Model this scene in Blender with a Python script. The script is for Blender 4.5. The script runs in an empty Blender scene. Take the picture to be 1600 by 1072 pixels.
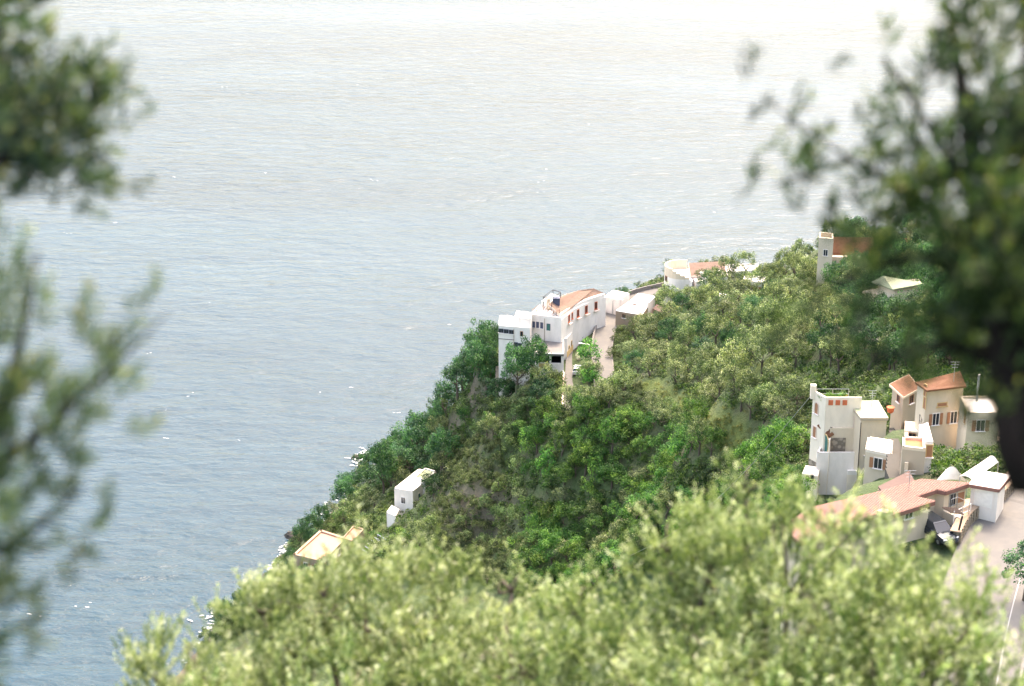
import bpy, math, random
import numpy as np
from mathutils import Vector, Matrix

# ------------------------------------------------------------------ camera, sky, sun, exposure
C = bpy.context.scene.collection
scn = bpy.context.scene
R = math.radians
CAMH, PITCH, FPX = 200.0, 22.0, 3200.0        # camera 200 m above the sea, looking down 22 degrees

cam_d = bpy.data.cameras.new('camera')
cam_d.sensor_width = 36
cam_d.lens = 72
cam_d.clip_start = 0.2
cam_d.clip_end = 30000
cam_d.dof.use_dof = True
cam_d.dof.focus_distance = 330
cam_d.dof.aperture_fstop = 2.2
cam_d.dof.aperture_blades = 0
cam = bpy.data.objects.new('camera', cam_d)
C.objects.link(cam)
cam.location = (0, 0, CAMH)
cam.rotation_euler = (R(90 - PITCH), 0, 0)
scn.camera = cam

SUN_EL, SUN_AZ = 62.0, 20.0       # azimuth clockwise from +Y: the sun stands ahead, a little right, over the sea
world = bpy.data.worlds.new('World')
scn.world = world
world.use_nodes = True
wn = world.node_tree
bg = wn.nodes['Background']
sky = wn.nodes.new('ShaderNodeTexSky')
sky.sky_type = 'NISHITA'
sky.sun_disc = False
sky.sun_elevation = R(SUN_EL)
sky.sun_rotation = R(SUN_AZ % 360)
sky.altitude = 200
sky.air_density = 1.3
sky.dust_density = 5.0
sky.ozone_density = 1.0
wn.links.new(sky.outputs[0], bg.inputs[0])
bg.inputs[1].default_value = 0.15

sun_d = bpy.data.lights.new('sun', 'SUN')
sun_d.energy = 0.8
sun_d.angle = R(10)
sun_d.color = (1.0, 0.97, 0.92)
sun = bpy.data.objects.new('sun', sun_d)
C.objects.link(sun)
az, el = R(SUN_AZ), R(SUN_EL)
sdir = Vector((math.sin(az) * math.cos(el), math.cos(az) * math.cos(el), math.sin(el)))
sun.rotation_euler = (-sdir).to_track_quat('-Z', 'Y').to_euler()
sun.location = (0, 100, 500)

scn.view_settings.view_transform = 'Standard'
scn.view_settings.look = 'None'
scn.view_settings.gamma = 1
scn.view_settings.use_curve_mapping = False
scn.view_settings.exposure = 2.53
scn.view_settings.use_white_balance = True
scn.view_settings.white_balance_temperature = 7900
scn.view_settings.white_balance_tint = 14
scn.render.engine = 'CYCLES'
scn.cycles.max_bounces = 6
scn.cycles.diffuse_bounces = 3
scn.cycles.glossy_bounces = 2
scn.cycles.transmission_bounces = 3
scn.cycles.transparent_max_bounces = 4
scn.cycles.volume_bounces = 0
scn.cycles.use_denoising = True

# ------------------------------------------------------------------ placing: a point of the photograph at a known height or distance
_c, _s = math.cos(R(PITCH)), math.sin(R(PITCH))
def ray(px, py):
    u, v = (px - 800) / FPX, (536 - py) / FPX
    return np.array([u, _c + v * _s, -_s + v * _c])
def P(px, py, z):
    d = ray(px, py)
    t = (z - CAMH) / d[2]
    return np.array([d[0] * t, d[1] * t, z])
def D(px, py, dist):
    d = ray(px, py)
    return np.array([0, 0, CAMH]) + d * dist
def proj(p):
    p = np.asarray(p, float)
    x, y, z = p[..., 0], p[..., 1], p[..., 2] - CAMH
    dep = y * _c - z * _s
    up = y * _s + z * _c
    return 800 + FPX * x / dep, 536 - FPX * up / dep, dep
rng = np.random.default_rng(7)
random.seed(7)

# ------------------------------------------------------------------ materials
def mat(name):
    m = bpy.data.materials.new(name)
    m.use_nodes = True
    nt = m.node_tree
    return m, nt, nt.nodes['Principled BSDF']
def N(nt, t, **kw):
    n = nt.nodes.new(t)
    for k, v in kw.items():
        setattr(n, k, v)
    return n
def noise(nt, scale, detail=4, rough=.6, co=None, dist=0):
    n = N(nt, 'ShaderNodeTexNoise')
    n.inputs['Scale'].default_value = scale
    n.inputs['Detail'].default_value = detail
    n.inputs['Roughness'].default_value = rough
    n.inputs['Distortion'].default_value = dist
    if co: nt.links.new(co, n.inputs['Vector'])
    return n
def ramp(nt, fac, stops):
    r = N(nt, 'ShaderNodeValToRGB')
    el_ = r.color_ramp.elements
    while len(el_) < len(stops): el_.new(.5)
    for e, (p, c) in zip(el_, stops):
        e.position = p
        e.color = (*c, 1) if len(c) == 3 else c
    nt.links.new(fac, r.inputs[0])
    return r
def mix(nt, fac, a, b, mode='MIX'):
    m = N(nt, 'ShaderNodeMix', data_type='RGBA', blend_type=mode)
    for sock, v in ((m.inputs[0], fac), (m.inputs[6], a), (m.inputs[7], b)):
        if hasattr(v, 'links') or isinstance(v, bpy.types.NodeSocket): nt.links.new(v, sock)
        elif isinstance(v, (int, float)): sock.default_value = v
        else: sock.default_value = (*v, 1)
    return m.outputs[2]
def gen_co(nt):
    return N(nt, 'ShaderNodeTexCoord').outputs['Object']
def bump(nt, h, s, d=.1):
    b = N(nt, 'ShaderNodeBump')
    b.inputs['Strength'].default_value = s
    b.inputs['Distance'].default_value = d
    nt.links.new(h, b.inputs['Height'])
    return b.outputs[0]

def plaster(name, col, dirt=(.30, .26, .2), amount=.5, rough=.85):
    m, nt, b = mat(name)
    co = gen_co(nt)
    mp = N(nt, 'ShaderNodeMapping'); mp.inputs['Scale'].default_value = (1, 1, .35)
    nt.links.new(co, mp.inputs[0])
    n1 = noise(nt, .9, 6, .65, mp.outputs[0])
    n2 = noise(nt, 9, 3, .6, co)
    r = ramp(nt, n1.outputs[0], [(.42, (0, 0, 0)), (.72, (1, 1, 1))])
    mm = N(nt, 'ShaderNodeMath', operation='MULTIPLY'); mm.inputs[1].default_value = amount
    nt.links.new(r.outputs[0], mm.inputs[0])
    c = mix(nt, mm.outputs[0], col, tuple(.6 * a + .4 * d for a, d in zip(col, dirt)))
    nt.links.new(c, b.inputs['Base Color'])
    b.inputs['Roughness'].default_value = rough
    nt.links.new(bump(nt, n2.outputs[0], .3, .03), b.inputs['Normal'])
    return m
def tilemat(name, c1, c2, rot=0.0, wav=2.6):
    m, nt, b = mat(name)
    co = gen_co(nt)
    mp = N(nt, 'ShaderNodeMapping'); mp.inputs['Rotation'].default_value = (0, 0, rot)
    nt.links.new(co, mp.inputs[0])
    w = N(nt, 'ShaderNodeTexWave'); w.inputs['Scale'].default_value = wav
    w.inputs['Distortion'].default_value = 1.2; w.inputs['Detail'].default_value = 2; w.inputs['Detail Scale'].default_value = 2
    nt.links.new(mp.outputs[0], w.inputs[0])
    n1 = noise(nt, 1.6, 6, .75, co)
    n3 = noise(nt, 14, 2, .6, co)
    c = mix(nt, ramp(nt, n1.outputs[0], [(.3, (0, 0, 0)), (.7, (1, 1, 1))]).outputs[0], c1, c2)
    c = mix(nt, ramp(nt, n3.outputs[0], [(.58, (0, 0, 0)), (.66, (.45, .45, .45))]).outputs[0], c, tuple(x * .45 for x in c1))
    nt.links.new(c, b.inputs['Base Color'])
    b.inputs['Roughness'].default_value = .9
    nt.links.new(bump(nt, w.outputs[1], 1.0, .16), b.inputs['Normal'])
    return m
def plain(name, col, rough=.6, metal=0, var=.15, scale=3):
    m, nt, b = mat(name)
    n1 = noise(nt, scale, 4, .6, gen_co(nt))
    c = mix(nt, n1.outputs[0], tuple(x * (1 - var) for x in col), tuple(min(1, x * (1 + var)) for x in col))
    nt.links.new(c, b.inputs['Base Color'])
    b.inputs['Roughness'].default_value = rough
    b.inputs['Metallic'].default_value = metal
    return m
def stonemat(name, c1, c2, scale=2.2):
    m, nt, b = mat(name)
    co = gen_co(nt)
    v = N(nt, 'ShaderNodeTexVoronoi'); v.inputs['Scale'].default_value = scale
    nt.links.new(co, v.inputs[0])
    n1 = noise(nt, 5, 5, .7, co)
    c = mix(nt, n1.outputs[0], c1, c2)
    c = mix(nt, ramp(nt, v.outputs[0], [(.35, (0, 0, 0)), (.6, (.7, .7, .7))]).outputs[0], c, tuple(x * .35 for x in c1))
    nt.links.new(c, b.inputs['Base Color'])
    b.inputs['Roughness'].default_value = .95
    nt.links.new(bump(nt, v.outputs[0], .5, .06), b.inputs['Normal'])
    return m
def leafmat(name, stops, var=.35, trans=.35, hue=None):
    """leaves: colour follows each leaf's own tone and the plant's own tint"""
    m, nt, b = mat(name)
    at = N(nt, 'ShaderNodeAttribute'); at.attribute_name = 'tone'
    r = ramp(nt, at.outputs['Fac'], stops)
    oi = N(nt, 'ShaderNodeObjectInfo')
    hs = N(nt, 'ShaderNodeHueSaturation')
    nt.links.new(r.outputs[0], hs.inputs['Color'])
    mr = N(nt, 'ShaderNodeMapRange')
    mr.inputs['To Min'].default_value = 1 - var; mr.inputs['To Max'].default_value = 1 + var
    nt.links.new(oi.outputs['Random'], mr.inputs[0])
    nt.links.new(mr.outputs[0], hs.inputs['Value'])
    m2 = N(nt, 'ShaderNodeMath', operation='MULTIPLY'); m2.inputs[1].default_value = 7.31
    fr = N(nt, 'ShaderNodeMath', operation='FRACT')
    nt.links.new(oi.outputs['Random'], m2.inputs[0]); nt.links.new(m2.outputs[0], fr.inputs[0])
    mr2 = N(nt, 'ShaderNodeMapRange')
    h = hue or (.486, .522)
    mr2.inputs['To Min'].default_value = h[0]; mr2.inputs['To Max'].default_value = h[1]
    nt.links.new(fr.outputs[0], mr2.inputs[0]); nt.links.new(mr2.outputs[0], hs.inputs['Hue'])
    nt.links.new(hs.outputs[0], b.inputs['Base Color'])
    b.inputs['Roughness'].default_value = .55
    b.inputs['Specular IOR Level'].default_value = .35
    tr = N(nt, 'ShaderNodeBsdfTranslucent')
    nt.links.new(mix(nt, 1.0, hs.outputs[0], (1.0, 1.15, .55), 'MULTIPLY'), tr.inputs[0])
    ms = N(nt, 'ShaderNodeMixShader'); ms.inputs[0].default_value = trans
    nt.links.new(b.outputs[0], ms.inputs[1]); nt.links.new(tr.outputs[0], ms.inputs[2])
    nt.links.new(ms.outputs[0], nt.nodes['Material Output'].inputs[0])
    return m

M = {}
M['white'] = plaster('white_plaster', (.80, .74, .69), amount=.6)
M['warm'] = plaster('warm_white_plaster', (.80, .70, .58), amount=.6)
M['cream'] = plaster('cream_plaster', (.66, .55, .42), amount=.6)
M['beige'] = plaster('beige_plaster', (.42, .35, .27), amount=.7)
M['pinkish'] = plaster('pale_pink_plaster', (.68, .54, .47), amount=.5)
M['ochre'] = plaster('ochre_plaster', (.62, .42, .2), amount=.5)
M['greyroof'] = plaster('grey_concrete', (.15, .14, .135), amount=.6)
M['pale'] = plaster('pale_roof_screed', (.78, .74, .70), amount=.5)
M['greenroof'] = plaster('pale_green_roof', (.26, .30, .19), amount=.8)
M['salmon'] = plaster('salmon_terrace', (.42, .215, .155), amount=.7)
M['tan'] = plaster('tan_stone', (.33, .235, .165), amount=.7)
M['tile'] = tilemat('clay_tiles', (.40, .235, .17), (.50, .34, .26))
M['tile2'] = tilemat('pink_roof', (.29, .145, .115), (.36, .20, .16), R(35), 1.5)
M['tileold'] = tilemat('old_brown_tiles', (.25, .095, .045), (.34, .16, .08), R(10))
M['brown'] = plain('brown_sheet_roof', (.11, .065, .055), .8)
M['fascia'] = plain('fascia_paint', (.23, .11, .09), .7)
M['shutbrown'] = plain('brown_shutter', (.36, .17, .09), .6)
M['shutblue'] = plain('blue_grey_shutter', (.06, .075, .13), .6)
M['shutgreen'] = plain('green_shutter', (.03, .14, .12), .5)
M['glass'] = plain('window_glass', (.025, .03, .04), .12)
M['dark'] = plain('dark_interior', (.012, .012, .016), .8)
M['red'] = plain('terracotta', (.55, .14, .06), .8)
M['iron'] = plain('dark_iron', (.03, .03, .035), .5, .3)
M['steel'] = plain('galvanised_steel', (.40, .42, .42), .4, .5)
M['wood'] = plain('weathered_wood', (.16, .10, .07), .85)
M['stone'] = stonemat('rubble_stone', (.30, .25, .2), (.42, .35, .28))
M['drystone'] = stonemat('dark_dry_stone', (.10, .085, .065), (.26, .21, .16), 3)
M['darkstep'] = plain('dark_step_stone', (.065, .06, .052), .95)
M['stonepiece'] = plain('wall_stone', (.30, .25, .19), .95, 0, .45, 1.1)
M['asphalt'] = plaster('asphalt', (.115, .111, .107), amount=.4)
M['paint'] = plain('road_paint', (.28, .28, .28), .7)
M['canvas'] = plain('white_canvas', (.80, .77, .72), .8)
M['bark'] = plain('bark', (.09, .07, .055), .95, 0, .4, 6)
M['barkdark'] = plain('dark_bark', (.010, .008, .007), .95, 0, .4, 8)
M['barkdark'].node_tree.nodes['Principled BSDF'].inputs['Specular IOR Level'].default_value = .1
M['carpaint'] = plain('dark_blue_car_paint', (.035, .045, .06), .15, .5, .05)
M['silver'] = plain('pale_car_paint', (.55, .56, .58), .3, .2, .05)
M['tyre'] = plain('tyre_rubber', (.015, .015, .015), .9)
M['lampglass'] = plain('lamp_glass', (.85, .85, .85), .2)
M['flower'] = plain('red_blossom', (.6, .12, .06), .8, 0, .4, 30)

M['olive'] = leafmat('olive_leaves', [(0, (.035, .060, .028)), (.45, (.095, .14, .06)), (.8, (.26, .31, .15)), (1, (.45, .48, .30))], .3, .42)
M['broad'] = leafmat('green_leaves', [(0, (.014, .050, .026)), (.5, (.034, .112, .048)), (1, (.11, .25, .09))], .35, .42)
M['vivid'] = leafmat('fresh_green_leaves', [(0, (.016, .060, .016)), (.5, (.048, .165, .036)), (1, (.18, .34, .08))], .4, .42, hue=(.465, .518))
M['scrub'] = leafmat('dry_scrub_leaves', [(0, (.040, .060, .022)), (.5, (.10, .165, .06)), (1, (.28, .35, .16))], .35, .42, hue=(.485, .53))
M['grass'] = leafmat('yellow_grass', [(0, (.05, .085, .018)), (.6, (.14, .16, .035)), (1, (.24, .23, .06))], .2, .2)
M['cypress'] = leafmat('cypress_leaves', [(0, (.012, .035, .02)), (1, (.03, .06, .035))], .1, .1)
M['blossom'] = leafmat('white_blossom', [(0, (.3, .34, .24)), (.4, (.62, .6, .58)), (1, (.8, .77, .76))], .05)
M['near'] = leafmat('near_olive_leaves', [(0, (.035, .085, .02)), (.28, (.12, .19, .058)), (.62, (.34, .41, .19)), (1, (.68, .72, .50))], .22, .38)
M['nearshade'] = leafmat('canopy_shaded_leaves', [(0, (.008, .022, .010)), (.45, (.030, .052, .018)), (.8, (.10, .15, .04)), (1, (.20, .20, .06))], .3, .35, hue=(.475, .53))  # shade under the canopy is put into these darker leaf colours
M['nearblue'] = leafmat('blue_green_leaves', [(0, (.014, .034, .026)), (.4, (.04, .075, .05)), (.8, (.13, .17, .06)), (1, (.24, .22, .07))], .3, .35)  # left branches: leaf colours darkened to carry the canopy's shade

def terrain_mat():
    m, nt, b = mat('hillside_soil')
    co = gen_co(nt)
    n1 = noise(nt, .12, 8, .65, co)
    n2 = noise(nt, 1.3, 8, .7, co)
    soil = mix(nt, n2.outputs[0], (.05, .042, .028), (.13, .11, .07))
    green = mix(nt, n2.outputs[0], (.025, .05, .018), (.07, .11, .035))
    gs = mix(nt, ramp(nt, n1.outputs[0], [(.5, (0, 0, 0)), (.68, (.7, .7, .7))]).outputs[0], green, soil)
    at = N(nt, 'ShaderNodeAttribute'); at.attribute_name = 'cover'
    sp = N(nt, 'ShaderNodeSeparateColor')
    nt.links.new(at.outputs['Color'], sp.inputs[0])
    yg = mix(nt, n2.outputs[0], (.06, .10, .022), (.17, .20, .045))
    c = mix(nt, sp.outputs[0], gs, yg)
    rock = mix(nt, n2.outputs[0], (.05, .042, .03), (.20, .165, .125))
    c = mix(nt, sp.outputs[1], c, rock)
    nt.links.new(c, b.inputs['Base Color'])
    b.inputs['Roughness'].default_value = .95
    nt.links.new(bump(nt, n2.outputs[0], .8, .6), b.inputs['Normal'])
    return m
M['terrain'] = terrain_mat()

def water_mat():
    m, nt, b = mat('sea_water')
    co = N(nt, 'ShaderNodeTexCoord').outputs['Object']
    def wav(sx, sy, rot, scale, det, dist=0.0):
        mp = N(nt, 'ShaderNodeMapping')
        mp.inputs['Rotation'].default_value = (0, 0, R(rot))
        mp.inputs['Scale'].default_value = (sx, sy, 1)
        nt.links.new(co, mp.inputs[0])
        return noise(nt, scale, det, .62, mp.outputs[0], dist)
    a = wav(.5, 1, 18, .075, 3, .4)       # long swell
    b1 = wav(.45, 1, 12, .3, 5, .3)       # wind waves
    c1 = wav(.6, 1, -16, 1.1, 4, .2)      # chop
    def mul(o, k):
        x = N(nt, 'ShaderNodeMath', operation='MULTIPLY'); x.inputs[1].default_value = k
        nt.links.new(o, x.inputs[0]); return x.outputs[0]
    def add(o, p):
        x = N(nt, 'ShaderNodeMath', operation='ADD'); nt.links.new(o, x.inputs[0]); nt.links.new(p, x.inputs[1]); return x.outputs[0]
    h = add(add(mul(a.outputs[0], 2.4), mul(b1.outputs[0], 1.35)), mul(c1.outputs[0], .22))
    lane0 = wav(.3, 1, 16, .010, 4, .7)
    bn = N(nt, 'ShaderNodeBump'); bn.inputs['Distance'].default_value = 1.0; nt.links.new(h, bn.inputs['Height'])
    nt.links.new(ramp(nt, lane0.outputs[0], [(.35, (.36, .36, .36)), (.65, (.66, .66, .66))]).outputs[0], bn.inputs['Strength'])
    nt.links.new(bn.outputs[0], b.inputs['Normal'])
    big = wav(.35, 1, 20, .012, 4, .5)
    c = mix(nt, ramp(nt, big.outputs[0], [(.35, (0, 0, 0)), (.65, (1, 1, 1))]).outputs[0], (.001, .026, .045), (.004, .036, .058))
    nt.links.new(c, b.inputs['Base Color'])
    lane = wav(.22, 1, 14, .0065, 5, .8)
    nt.links.new(ramp(nt, lane.outputs[0], [(.38, (.10, .10, .10)), (.62, (.24, .24, .24))]).outputs[0], b.inputs['Roughness'])
    b.inputs['IOR'].default_value = 1.32
    return m
M['water'] = water_mat()
def foam_mat():
    m, nt, b = mat('foam')
    b.inputs['Base Color'].default_value = (.5, .53, .55, 1)
    b.inputs['Roughness'].default_value = .9
    return m
M['foam'] = foam_mat()

# ------------------------------------------------------------------ object helpers
def mesh_np(name, V, F, tone=None, smooth=False):
    """V (n,3) array, F list of faces or (m,k) array"""
    me = bpy.data.meshes.new(name)
    V = np.asarray(V, np.float32)
    if isinstance(F, np.ndarray):
        k = F.shape[1]; nf = F.shape[0]
        me.vertices.add(len(V)); me.vertices.foreach_set('co', V.ravel())
        me.loops.add(nf * k); me.loops.foreach_set('vertex_index', F.ravel().astype(np.int32))
        me.polygons.add(nf); me.polygons.foreach_set('loop_start', np.arange(nf, dtype=np.int32) * k)
        me.update(calc_edges=True)
    else:
        me.from_pydata([tuple(map(float, v)) for v in V], [], F)
        me.update()
    if tone is not None:
        a = me.attributes.new('tone', 'FLOAT', 'FACE')
        a.data.foreach_set('value', np.asarray(tone, np.float32))
    if smooth:
        me.polygons.foreach_set('use_smooth', [True] * len(me.polygons))
    return me
def link(name, me, m=None, parent=None, loc=None):
    o = bpy.data.objects.new(name, me); C.objects.link(o)
    if m is not None and me is not None and len(me.materials) == 0: me.materials.append(m)
    if parent is not None: o.parent = parent
    if loc is not None: o.location = loc
    return o
def empty(name, loc, label, cat, group=None):
    o = bpy.data.objects.new(name, None); C.objects.link(o)
    o.empty_display_size = .3
    o.location = tuple(map(float, loc))
    tag(o, label, cat, group)
    return o
def tag(o, label=None, cat=None, group=None, kind=None):
    if label: o['label'] = label
    if cat: o['category'] = cat
    if group: o['group'] = group
    if kind: o['kind'] = kind
    return o
class MB:
    """collects solids in world coordinates and links them as ONE mesh object"""
    def __init__(s): s.v = []; s.f = []
    def add(s, V, F):
        n = len(s.v); s.v += [tuple(map(float, p)) for p in V]; s.f += [tuple(i + n for i in f) for f in F]
        return s
    def prism(s, poly, z0, z1):
        """poly: list of (x,y); z1 a number or one height per corner; z0 likewise"""
        k = len(poly)
        A = sum(poly[i][0] * poly[(i + 1) % k][1] - poly[(i + 1) % k][0] * poly[i][1] for i in range(k))
        if not hasattr(z1, '__len__'): z1 = [z1] * k
        if not hasattr(z0, '__len__'): z0 = [z0] * k
        idx = list(range(k)) if A > 0 else list(range(k))[::-1]
        V = [(poly[i][0], poly[i][1], z0[i]) for i in idx] + [(poly[i][0], poly[i][1], z1[i]) for i in idx]
        F = [tuple(range(k))[::-1], tuple(range(k, 2 * k))] + [(i, (i + 1) % k, k + (i + 1) % k, k + i) for i in range(k)]
        return s.add(V, F)
    def box(s, c, dx, dy, dz, ax=(1, 0)):
        """box centred at c (x,y,zbottom), dx along ax, dy across"""
        a = np.array(ax, float); a /= np.hypot(*a); n = np.array([-a[1], a[0]])
        c2 = np.array(c[:2], float)
        poly = [tuple(c2 + a * sx * dx / 2 + n * sy * dy / 2) for sx, sy in ((-1, -1), (1, -1), (1, 1), (-1, 1))]
        return s.prism(poly, c[2], c[2] + dz)
    def bar(s, p, q, r, r2=None, k=5):
        r2 = r if r2 is None else r2
        p = np.array(p, float); q = np.array(q, float); d = q - p; L = np.linalg.norm(d)
        if L < 1e-6: return s
        d /= L
        t = np.array([0, 0, 1.]) if abs(d[2]) < .9 else np.array([1., 0, 0])
        a = np.cross(d, t); a /= np.linalg.norm(a); b = np.cross(d, a)
        V = []
        for c, rr in ((p, r), (q, r2)):
            for i in range(k):
                w = 2 * math.pi * i / k
                V.append(c + (a * math.cos(w) + b * math.sin(w)) * rr)
        F = [tuple(range(k)), tuple(range(k, 2 * k))[::-1]] + [(i, k + i, k + (i + 1) % k, (i + 1) % k) for i in range(k)]
        return s.add(V, F)
    def tube(s, pts, rad, k=6):
        pts = [np.array(p, float) for p in pts]
        n = len(pts); V = []; F = []
        for i, p in enumerate(pts):
            d = pts[min(i + 1, n - 1)] - pts[max(i - 1, 0)]; d /= np.linalg.norm(d) + 1e-9
            t = np.array([0, 1., 0]) if abs(d[1]) < .8 else np.array([1., 0, 0])
            a = np.cross(d, t); a /= np.linalg.norm(a); b = np.cross(d, a)
            for j in range(k):
                w = 2 * math.pi * j / k
                V.append(p + (a * math.cos(w) + b * math.sin(w)) * rad[i])
        for i in range(n - 1):
            for j in range(k):
                F.append((i * k + j, i * k + (j + 1) % k, (i + 1) * k + (j + 1) % k, (i + 1) * k + j))
        F.append(tuple(range(k))[::-1]); F.append(tuple(range((n - 1) * k, n * k)))
        return s.add(V, F)
    def build(s, name, m, parent=None, origin=None, smooth=False):
        o = np.array([0, 0, 0.])
        if parent is not None:
            p = parent
            while p is not None: o = o + np.array(p.location); p = p.parent
        elif origin is not None: o = np.array(origin, float)
        V = np.array(s.v) - o
        me = mesh_np(name, V, s.f, smooth=smooth)
        ob = link(name, me, m, parent)
        if parent is None and origin is not None: ob.location = tuple(o)
        return ob

# ------------------------------------------------------------------ the terrain
CTRL = []
for px, py, z in [
    # hotel point and its roads
    (800, 585, 43), (860, 590, 45), (905, 560, 48), (890, 520, 48), (950, 545, 49), (950, 500, 50), (962, 480, 50.5),
    (1000, 492, 51), (1045, 480, 52), (1140, 448, 54), (1200, 432, 60), (1290, 432, 70), (1430, 440, 80), (1560, 450, 92),
    (1000, 520, 51.5), (1100, 500, 60), (1200, 500, 70), (1300, 540, 86), (1400, 560, 93),
    (1000, 580, 53), (1100, 580, 63.5), (1200, 580, 75), (930, 600, 50), (1050, 625, 61), (1000, 640, 56.5),
    (1110, 650, 70), (1200, 680, 82), (1250, 720, 90),
    (1000, 700, 53), (1000, 760, 48.5), (1000, 820, 44), (1000, 880, 40),
    (1100, 720, 73), (1100, 800, 66), (1100, 880, 62), (1170, 780, 82),
    (900, 640, 51), (900, 700, 47), (900, 760, 42.5), (900, 820, 38), (900, 880, 34),
    (800, 620, 44), (800, 660, 41.5), (800, 720, 37), (740, 780, 31), (760, 840, 26), (820, 790, 34),
    (720, 620, 34), (700, 680, 26), (660, 700, 17), (640, 730, 13), (600, 770, 9), (630, 805, 14), (680, 800, 22), (540, 820, 7),
    (510, 890, 9), (570, 860, 12), (480, 850, 4.5), (455, 872, 0), (440, 905, 1), (420, 950, 10), (345, 985, 1), (300, 1040, 3),
    (700, 920, 25), (900, 950, 38), (600, 900, 17), (500, 980, 16),
    (1265, 782, 97.2), (1240, 830, 100), (1310, 830, 112), (1415, 720, 106), (1450, 730, 112), (1440, 650, 103), (1560, 700, 113),
    (1470, 840, 119), (1540, 860, 119), (1565, 800, 119.5), (1600, 770, 120), (1540, 950, 118), (1350, 850, 116), (1380, 600, 96),
    (1590, 930, 119.5)]:
    CTRL.append(tuple(P(px, py, z)))
CTRL += [(0, 12, 187), (-10, 13, 185), (10, 13, 188), (0, 60, 155), (40, 60, 157), (-40, 60, 135), (0, 110, 112), (-40, 110, 80),
         (-80, 110, 25), (-110, 110, -8), (-60, 200, 35), (-95, 200, -8), (-75, 270, 4), (-95, 290, -10), (-70, 340, -8), (-62, 372, -6),
         (-30, 290, 30), (0, 230, 55), (0, 180, 75), (25, 150, 108), (44, 110, 118), (20, 200, 80), (-20, 0, 190), (20, 0, 196), (0, -30, 200), (0, 2, 197.6),
         (-50, 395, -4), (-46, 425, -8), (-36, 440, -6), (-18, 395, 16), (-24, 420, 2), (-10, 400, 24), (-3, 420, 5), (5, 440, -5),
         (16, 410, 30), (22, 430, 5), (28, 445, -6), (34, 412, 44), (42, 440, 8), (48, 455, -6), (62, 400, 50), (64, 430, 10), (72, 450, -7),
         (85, 375, 72), (95, 410, 35), (105, 440, -5), (130, 350, 95), (150, 400, 50), (160, 440, 0), (120, 250, 135), (90, 160, 145),
         (60, 130, 124), (75, 190, 126), (150, 60, 190), (180, 200, 180), (80, 60, 165), (-140, 0, 60), (-190, 100, -10), (-190, 400, -30), (0, 560, -40), (190, 540, -35), (190, 460, -15), (-100, 500, -35)]
CT = np.array(CTRL)
def _phi(d2): return np.where(d2 > 1e-9, .5 * d2 * np.log(np.maximum(d2, 1e-9)), 0)
_n = len(CT); _xy = CT[:, :2] / 100
_K = _phi(((_xy[:, None] - _xy[None]) ** 2).sum(-1)) + np.eye(_n) * 2e-4
_Pm = np.hstack([np.ones((_n, 1)), _xy])
_A = np.block([[_K, _Pm], [_Pm.T, np.zeros((3, 3))]])
_sol = np.linalg.solve(_A, np.concatenate([CT[:, 2], np.zeros(3)]))
def tps(x, y):
    x = np.asarray(x, float); y = np.asarray(y, float); sh = x.shape
    q = np.stack([x.ravel(), y.ravel()], 1) / 100
    out = np.empty(len(q))
    for i in range(0, len(q), 20000):
        c = q[i:i + 20000]
        out[i:i + 20000] = _phi(((c[:, None] - _xy[None]) ** 2).sum(-1)) @ _sol[:_n] + _sol[_n] + c @ _sol[_n + 1:]
    return out.reshape(sh)
def wob(x, y):
    return .8 * np.sin(x * .21 + 1.3 * np.sin(y * .13)) + .7 * np.sin(y * .27 + 1.1 * np.sin(x * .17 + 2)) + .35 * np.sin(x * .63 + y * .51) + .3 * np.sin(y * .83 - x * .41)

# roads as centre lines (x, y, z) from points of the photograph
ROADS = {
    'forecourt': ([P(896, 640, 47.2), P(897, 600, 47.6), P(898, 575, 48), P(899, 550, 48), P(897, 525, 48.1), P(905, 510, 48.2)], 3.6),
    'coast_road': ([P(948, 640, 49), P(945, 600, 49.4), P(942, 570, 49.6), P(941, 545, 49.9), P(945, 520, 50.2), P(953, 497, 50.6), P(968, 478, 51), P(1000, 462, 51.6), P(1040, 452, 52.5)], 3.6),
    'village_road': ([P(1500, 1120, 117.5), P(1515, 1050, 117.7), P(1530, 980, 118.1), P(1546, 920, 118.5), P(1566, 860, 118.9), P(1592, 810, 119.3), P(1625, 775, 119.8), P(1680, 755, 120.5)], 7.4),
    'upper_road': ([P(1330, 520, 92), P(1375, 528, 93.2), P(1420, 536, 94.5), P(1480, 545, 96), P(1560, 550, 98)], 4.6),
}
def resample(pts, step):
    pts = [np.array(p, float) for p in pts]
    n = len(pts); out = []
    for i in range(n - 1):
        p0, p1, p2, p3 = pts[max(i - 1, 0)], pts[i], pts[i + 1], pts[min(i + 2, n - 1)]
        k = max(1, int(np.linalg.norm(p2 - p1) / step))
        for j in range(k):
            t = j / k
            out.append(.5 * ((2 * p1) + (-p0 + p2) * t + (2 * p0 - 5 * p1 + 4 * p2 - p3) * t * t + (-p0 + 3 * p1 - 3 * p2 + p3) * t ** 3))
    out.append(pts[-1])
    return np.array(out)
RL = {k: (resample(p, 1.5), w) for k, (p, w) in ROADS.items()}
PADS = []     # (cx, cy, radius, z)
def pad(px, py, z, r): p = P(px, py, z); PADS.append((p[0], p[1], r, z))
pad(860, 560, 45, 4); pad(800, 560, 45, 5); pad(910, 480, 48.3, 6)
pad(1060, 450, 51.5, 7); pad(1110, 440, 52, 7); pad(985, 487, 50, 5)
pad(510, 872, 8.5, 7); pad(645, 775, 13.5, 5)
pad(1320, 690, 99, 5); pad(1318, 745, 97.2, 6); pad(1350, 742, 97.5, 5); PADS += [(36, 204, 3.5, 98.5), (34, 197, 4.5, 98.5)]; pad(1420, 800, 118.5, 6); pad(1465, 835, 119, 4); pad(1530, 775, 119, 5)
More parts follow.
